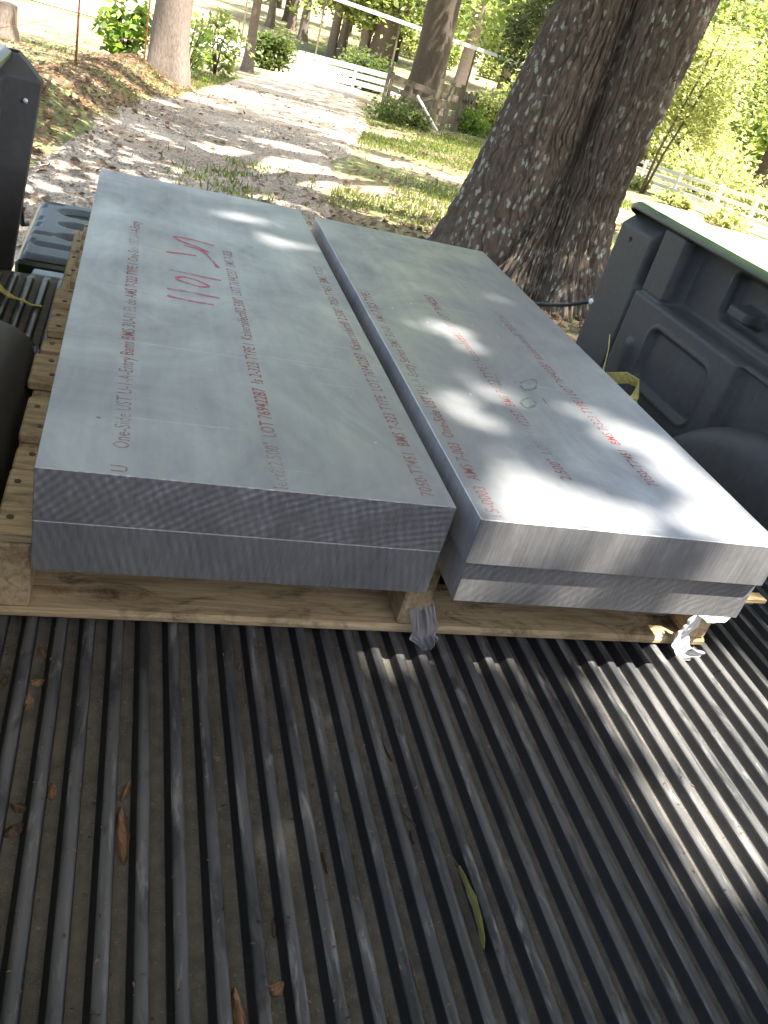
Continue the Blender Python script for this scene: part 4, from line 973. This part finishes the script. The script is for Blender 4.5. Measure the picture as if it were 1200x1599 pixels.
for k in range(18):                                         # undergrowth between the trunks
    az = math.radians(14 + 43 * (k + rr.random()) / 18.); d = rr.uniform(90, 125) if az < math.radians(22) else rr.uniform(30, 52)
    x, y = d * math.sin(az), d * math.cos(az)
    if k < 2: 
        s_ = shrub('undergrowth_bush', x, y, 2.0, 1.3, 1700, 'leaf_far' if k else 'leaf_yellow', 'loose bush in the undergrowth of the wood', 140 + k, .34, 'bush', 3, 50, 'undergrowth of the wood')
        if k == 0: ub = [s_]
        else: ub.append(s_)
    else: c = copy_tree(ub[k % 2], x, y, rr.uniform(.7, 1.4), rr.uniform(0, 6)); 
b = MB(); b.tube([(-2.6, 19.6, gz(-2.6, 19.6) - .1), (-2.6, 19.6, gz(-2.6, 19.6) + .3), (-2.58, 19.6, gz(-2.6, 19.6) + .62)], [.36, .28, .26], 14)
tag(b.build('tree_stump', M['pale_bark']), 'grey stump on the lawn behind the wire fence', 'stump')

# ------------------------------------------------------------------ ground cover
def on_ground(n, fx, fy, keep, seed):
    r = np.random.default_rng(seed); x = r.uniform(*fx, n); y = r.uniform(*fy, n)
    k = r.uniform(0, 1, n) < keep(x, y); x, y = x[k], y[k]
    return x, y
def drive_mask(x, y): return (x > np.interp(y, DL[:, 1], DL[:, 0])) & (x < np.interp(y, DR[:, 1], DR[:, 0]))
# grass blades
def kg(x, y):
    d = drive_mask(x, y); n_ = fbm(x * .5, y * .5, 61, 3)
    side_ = (~d) * sstep(.40, .55, n_) * np.where(x > 1, 1.0, .12) * (1 - .6 * sstep(16, 24, y))
    med = np.exp(-((x - (.75 + .12 * (y - 6.5))) / .38) ** 2) * (y < 8.8) * .9
    return np.clip(np.where(d, med * sstep(.35, .5, vnoise(x * 3, y * 3, 5)), side_), 0, 1)
x, y = on_ground(150000, (-5, 9), (5.0, 26), kg, 71)
r = np.random.default_rng(72); n = len(x); z = ground_z(x, y) + np.where(drive_mask(x, y), .035, .0) - .01
h = r.uniform(.03, .09, n); a = r.uniform(0, 6.283, n); w = .006 + .0006 * y
lx, ly = r.normal(0, .025, n), r.normal(0, .025, n)
V = np.stack([np.stack([x - np.cos(a) * w, y - np.sin(a) * w, z], 1), np.stack([x + np.cos(a) * w, y + np.sin(a) * w, z], 1), np.stack([x + lx, y + ly, z + h], 1)], 1).reshape(-1, 3)
tag(fast_mesh('grass', V, np.arange(n * 3).reshape(n, 3), M['grass'], hue=np.repeat(r.uniform(0, 1, n), 3)), 'patchy short grass beside and between the wheel tracks', 'grass', kind='stuff')
def kl(x, y):
    bank_ = np.exp(-((x - (-1.0 + (y - 9.) * .10)) / .8) ** 2); d = drive_mask(x, y)
    near_oak = np.exp(-(np.hypot(x - 3.0, y - 5.9) / 1.5) ** 2)
    return np.clip(bank_ * 1.2 * (1 - .7 * d) + near_oak * .9 + .07 * (1 - .8 * d) + .22 * sstep(.5, .6, fbm(x * .8, y * .8, 66, 3)) * (1 - .6 * d), 0, 1)
x, y = on_ground(64000, (-4, 8), (4.2, 22), kl, 73)
P = np.stack([x, y, ground_z(x, y) + np.where(drive_mask(x, y), .045, .02)], 1)
tag(leaves('leaf_litter', P, .075, M['litter'], None, 1.0, .6, 74), 'brown fallen leaves on the bank and round the oak', 'leaf litter', kind='stuff')
def ks(x, y): return drive_mask(x, y) * np.clip(.35 + .8 * (fbm(x * 1.5, y * 1.5, 81, 3) - .4), .1, 1)
x, y = on_ground(90000, (-2, 4), (4.5, 14), ks, 75)
n = len(x); r = np.random.default_rng(76); s = r.uniform(.006, .017, n)[:, None]; c = np.stack([x, y, ground_z(x, y) + .036], 1)
a = r.uniform(0, 6.283, n); e1 = np.stack([np.cos(a), np.sin(a), 0 * a], 1); e2 = np.stack([-np.sin(a), np.cos(a), 0 * a], 1) * r.uniform(.5, .9, n)[:, None]; e3 = np.array([[0, 0, 1.]]) * r.uniform(.3, .6, n)[:, None]
V = np.stack([c + e1 * s, c + e2 * s, c - e1 * s, c - e2 * s, c + (e3 + .2 * e1) * s], 1).reshape(-1, 3)
k = np.arange(n) * 5
Q = np.stack([np.stack([k, k + 1, k + 4], 1), np.stack([k + 1, k + 2, k + 4], 1), np.stack([k + 2, k + 3, k + 4], 1), np.stack([k + 3, k, k + 4], 1)], 1).reshape(-1, 3)
tag(fast_mesh('gravel', V, Q, M['stone'], hue=np.repeat(r.uniform(0, 1, n), 5)), 'loose pale gravel on the drive', 'gravel', kind='stuff')
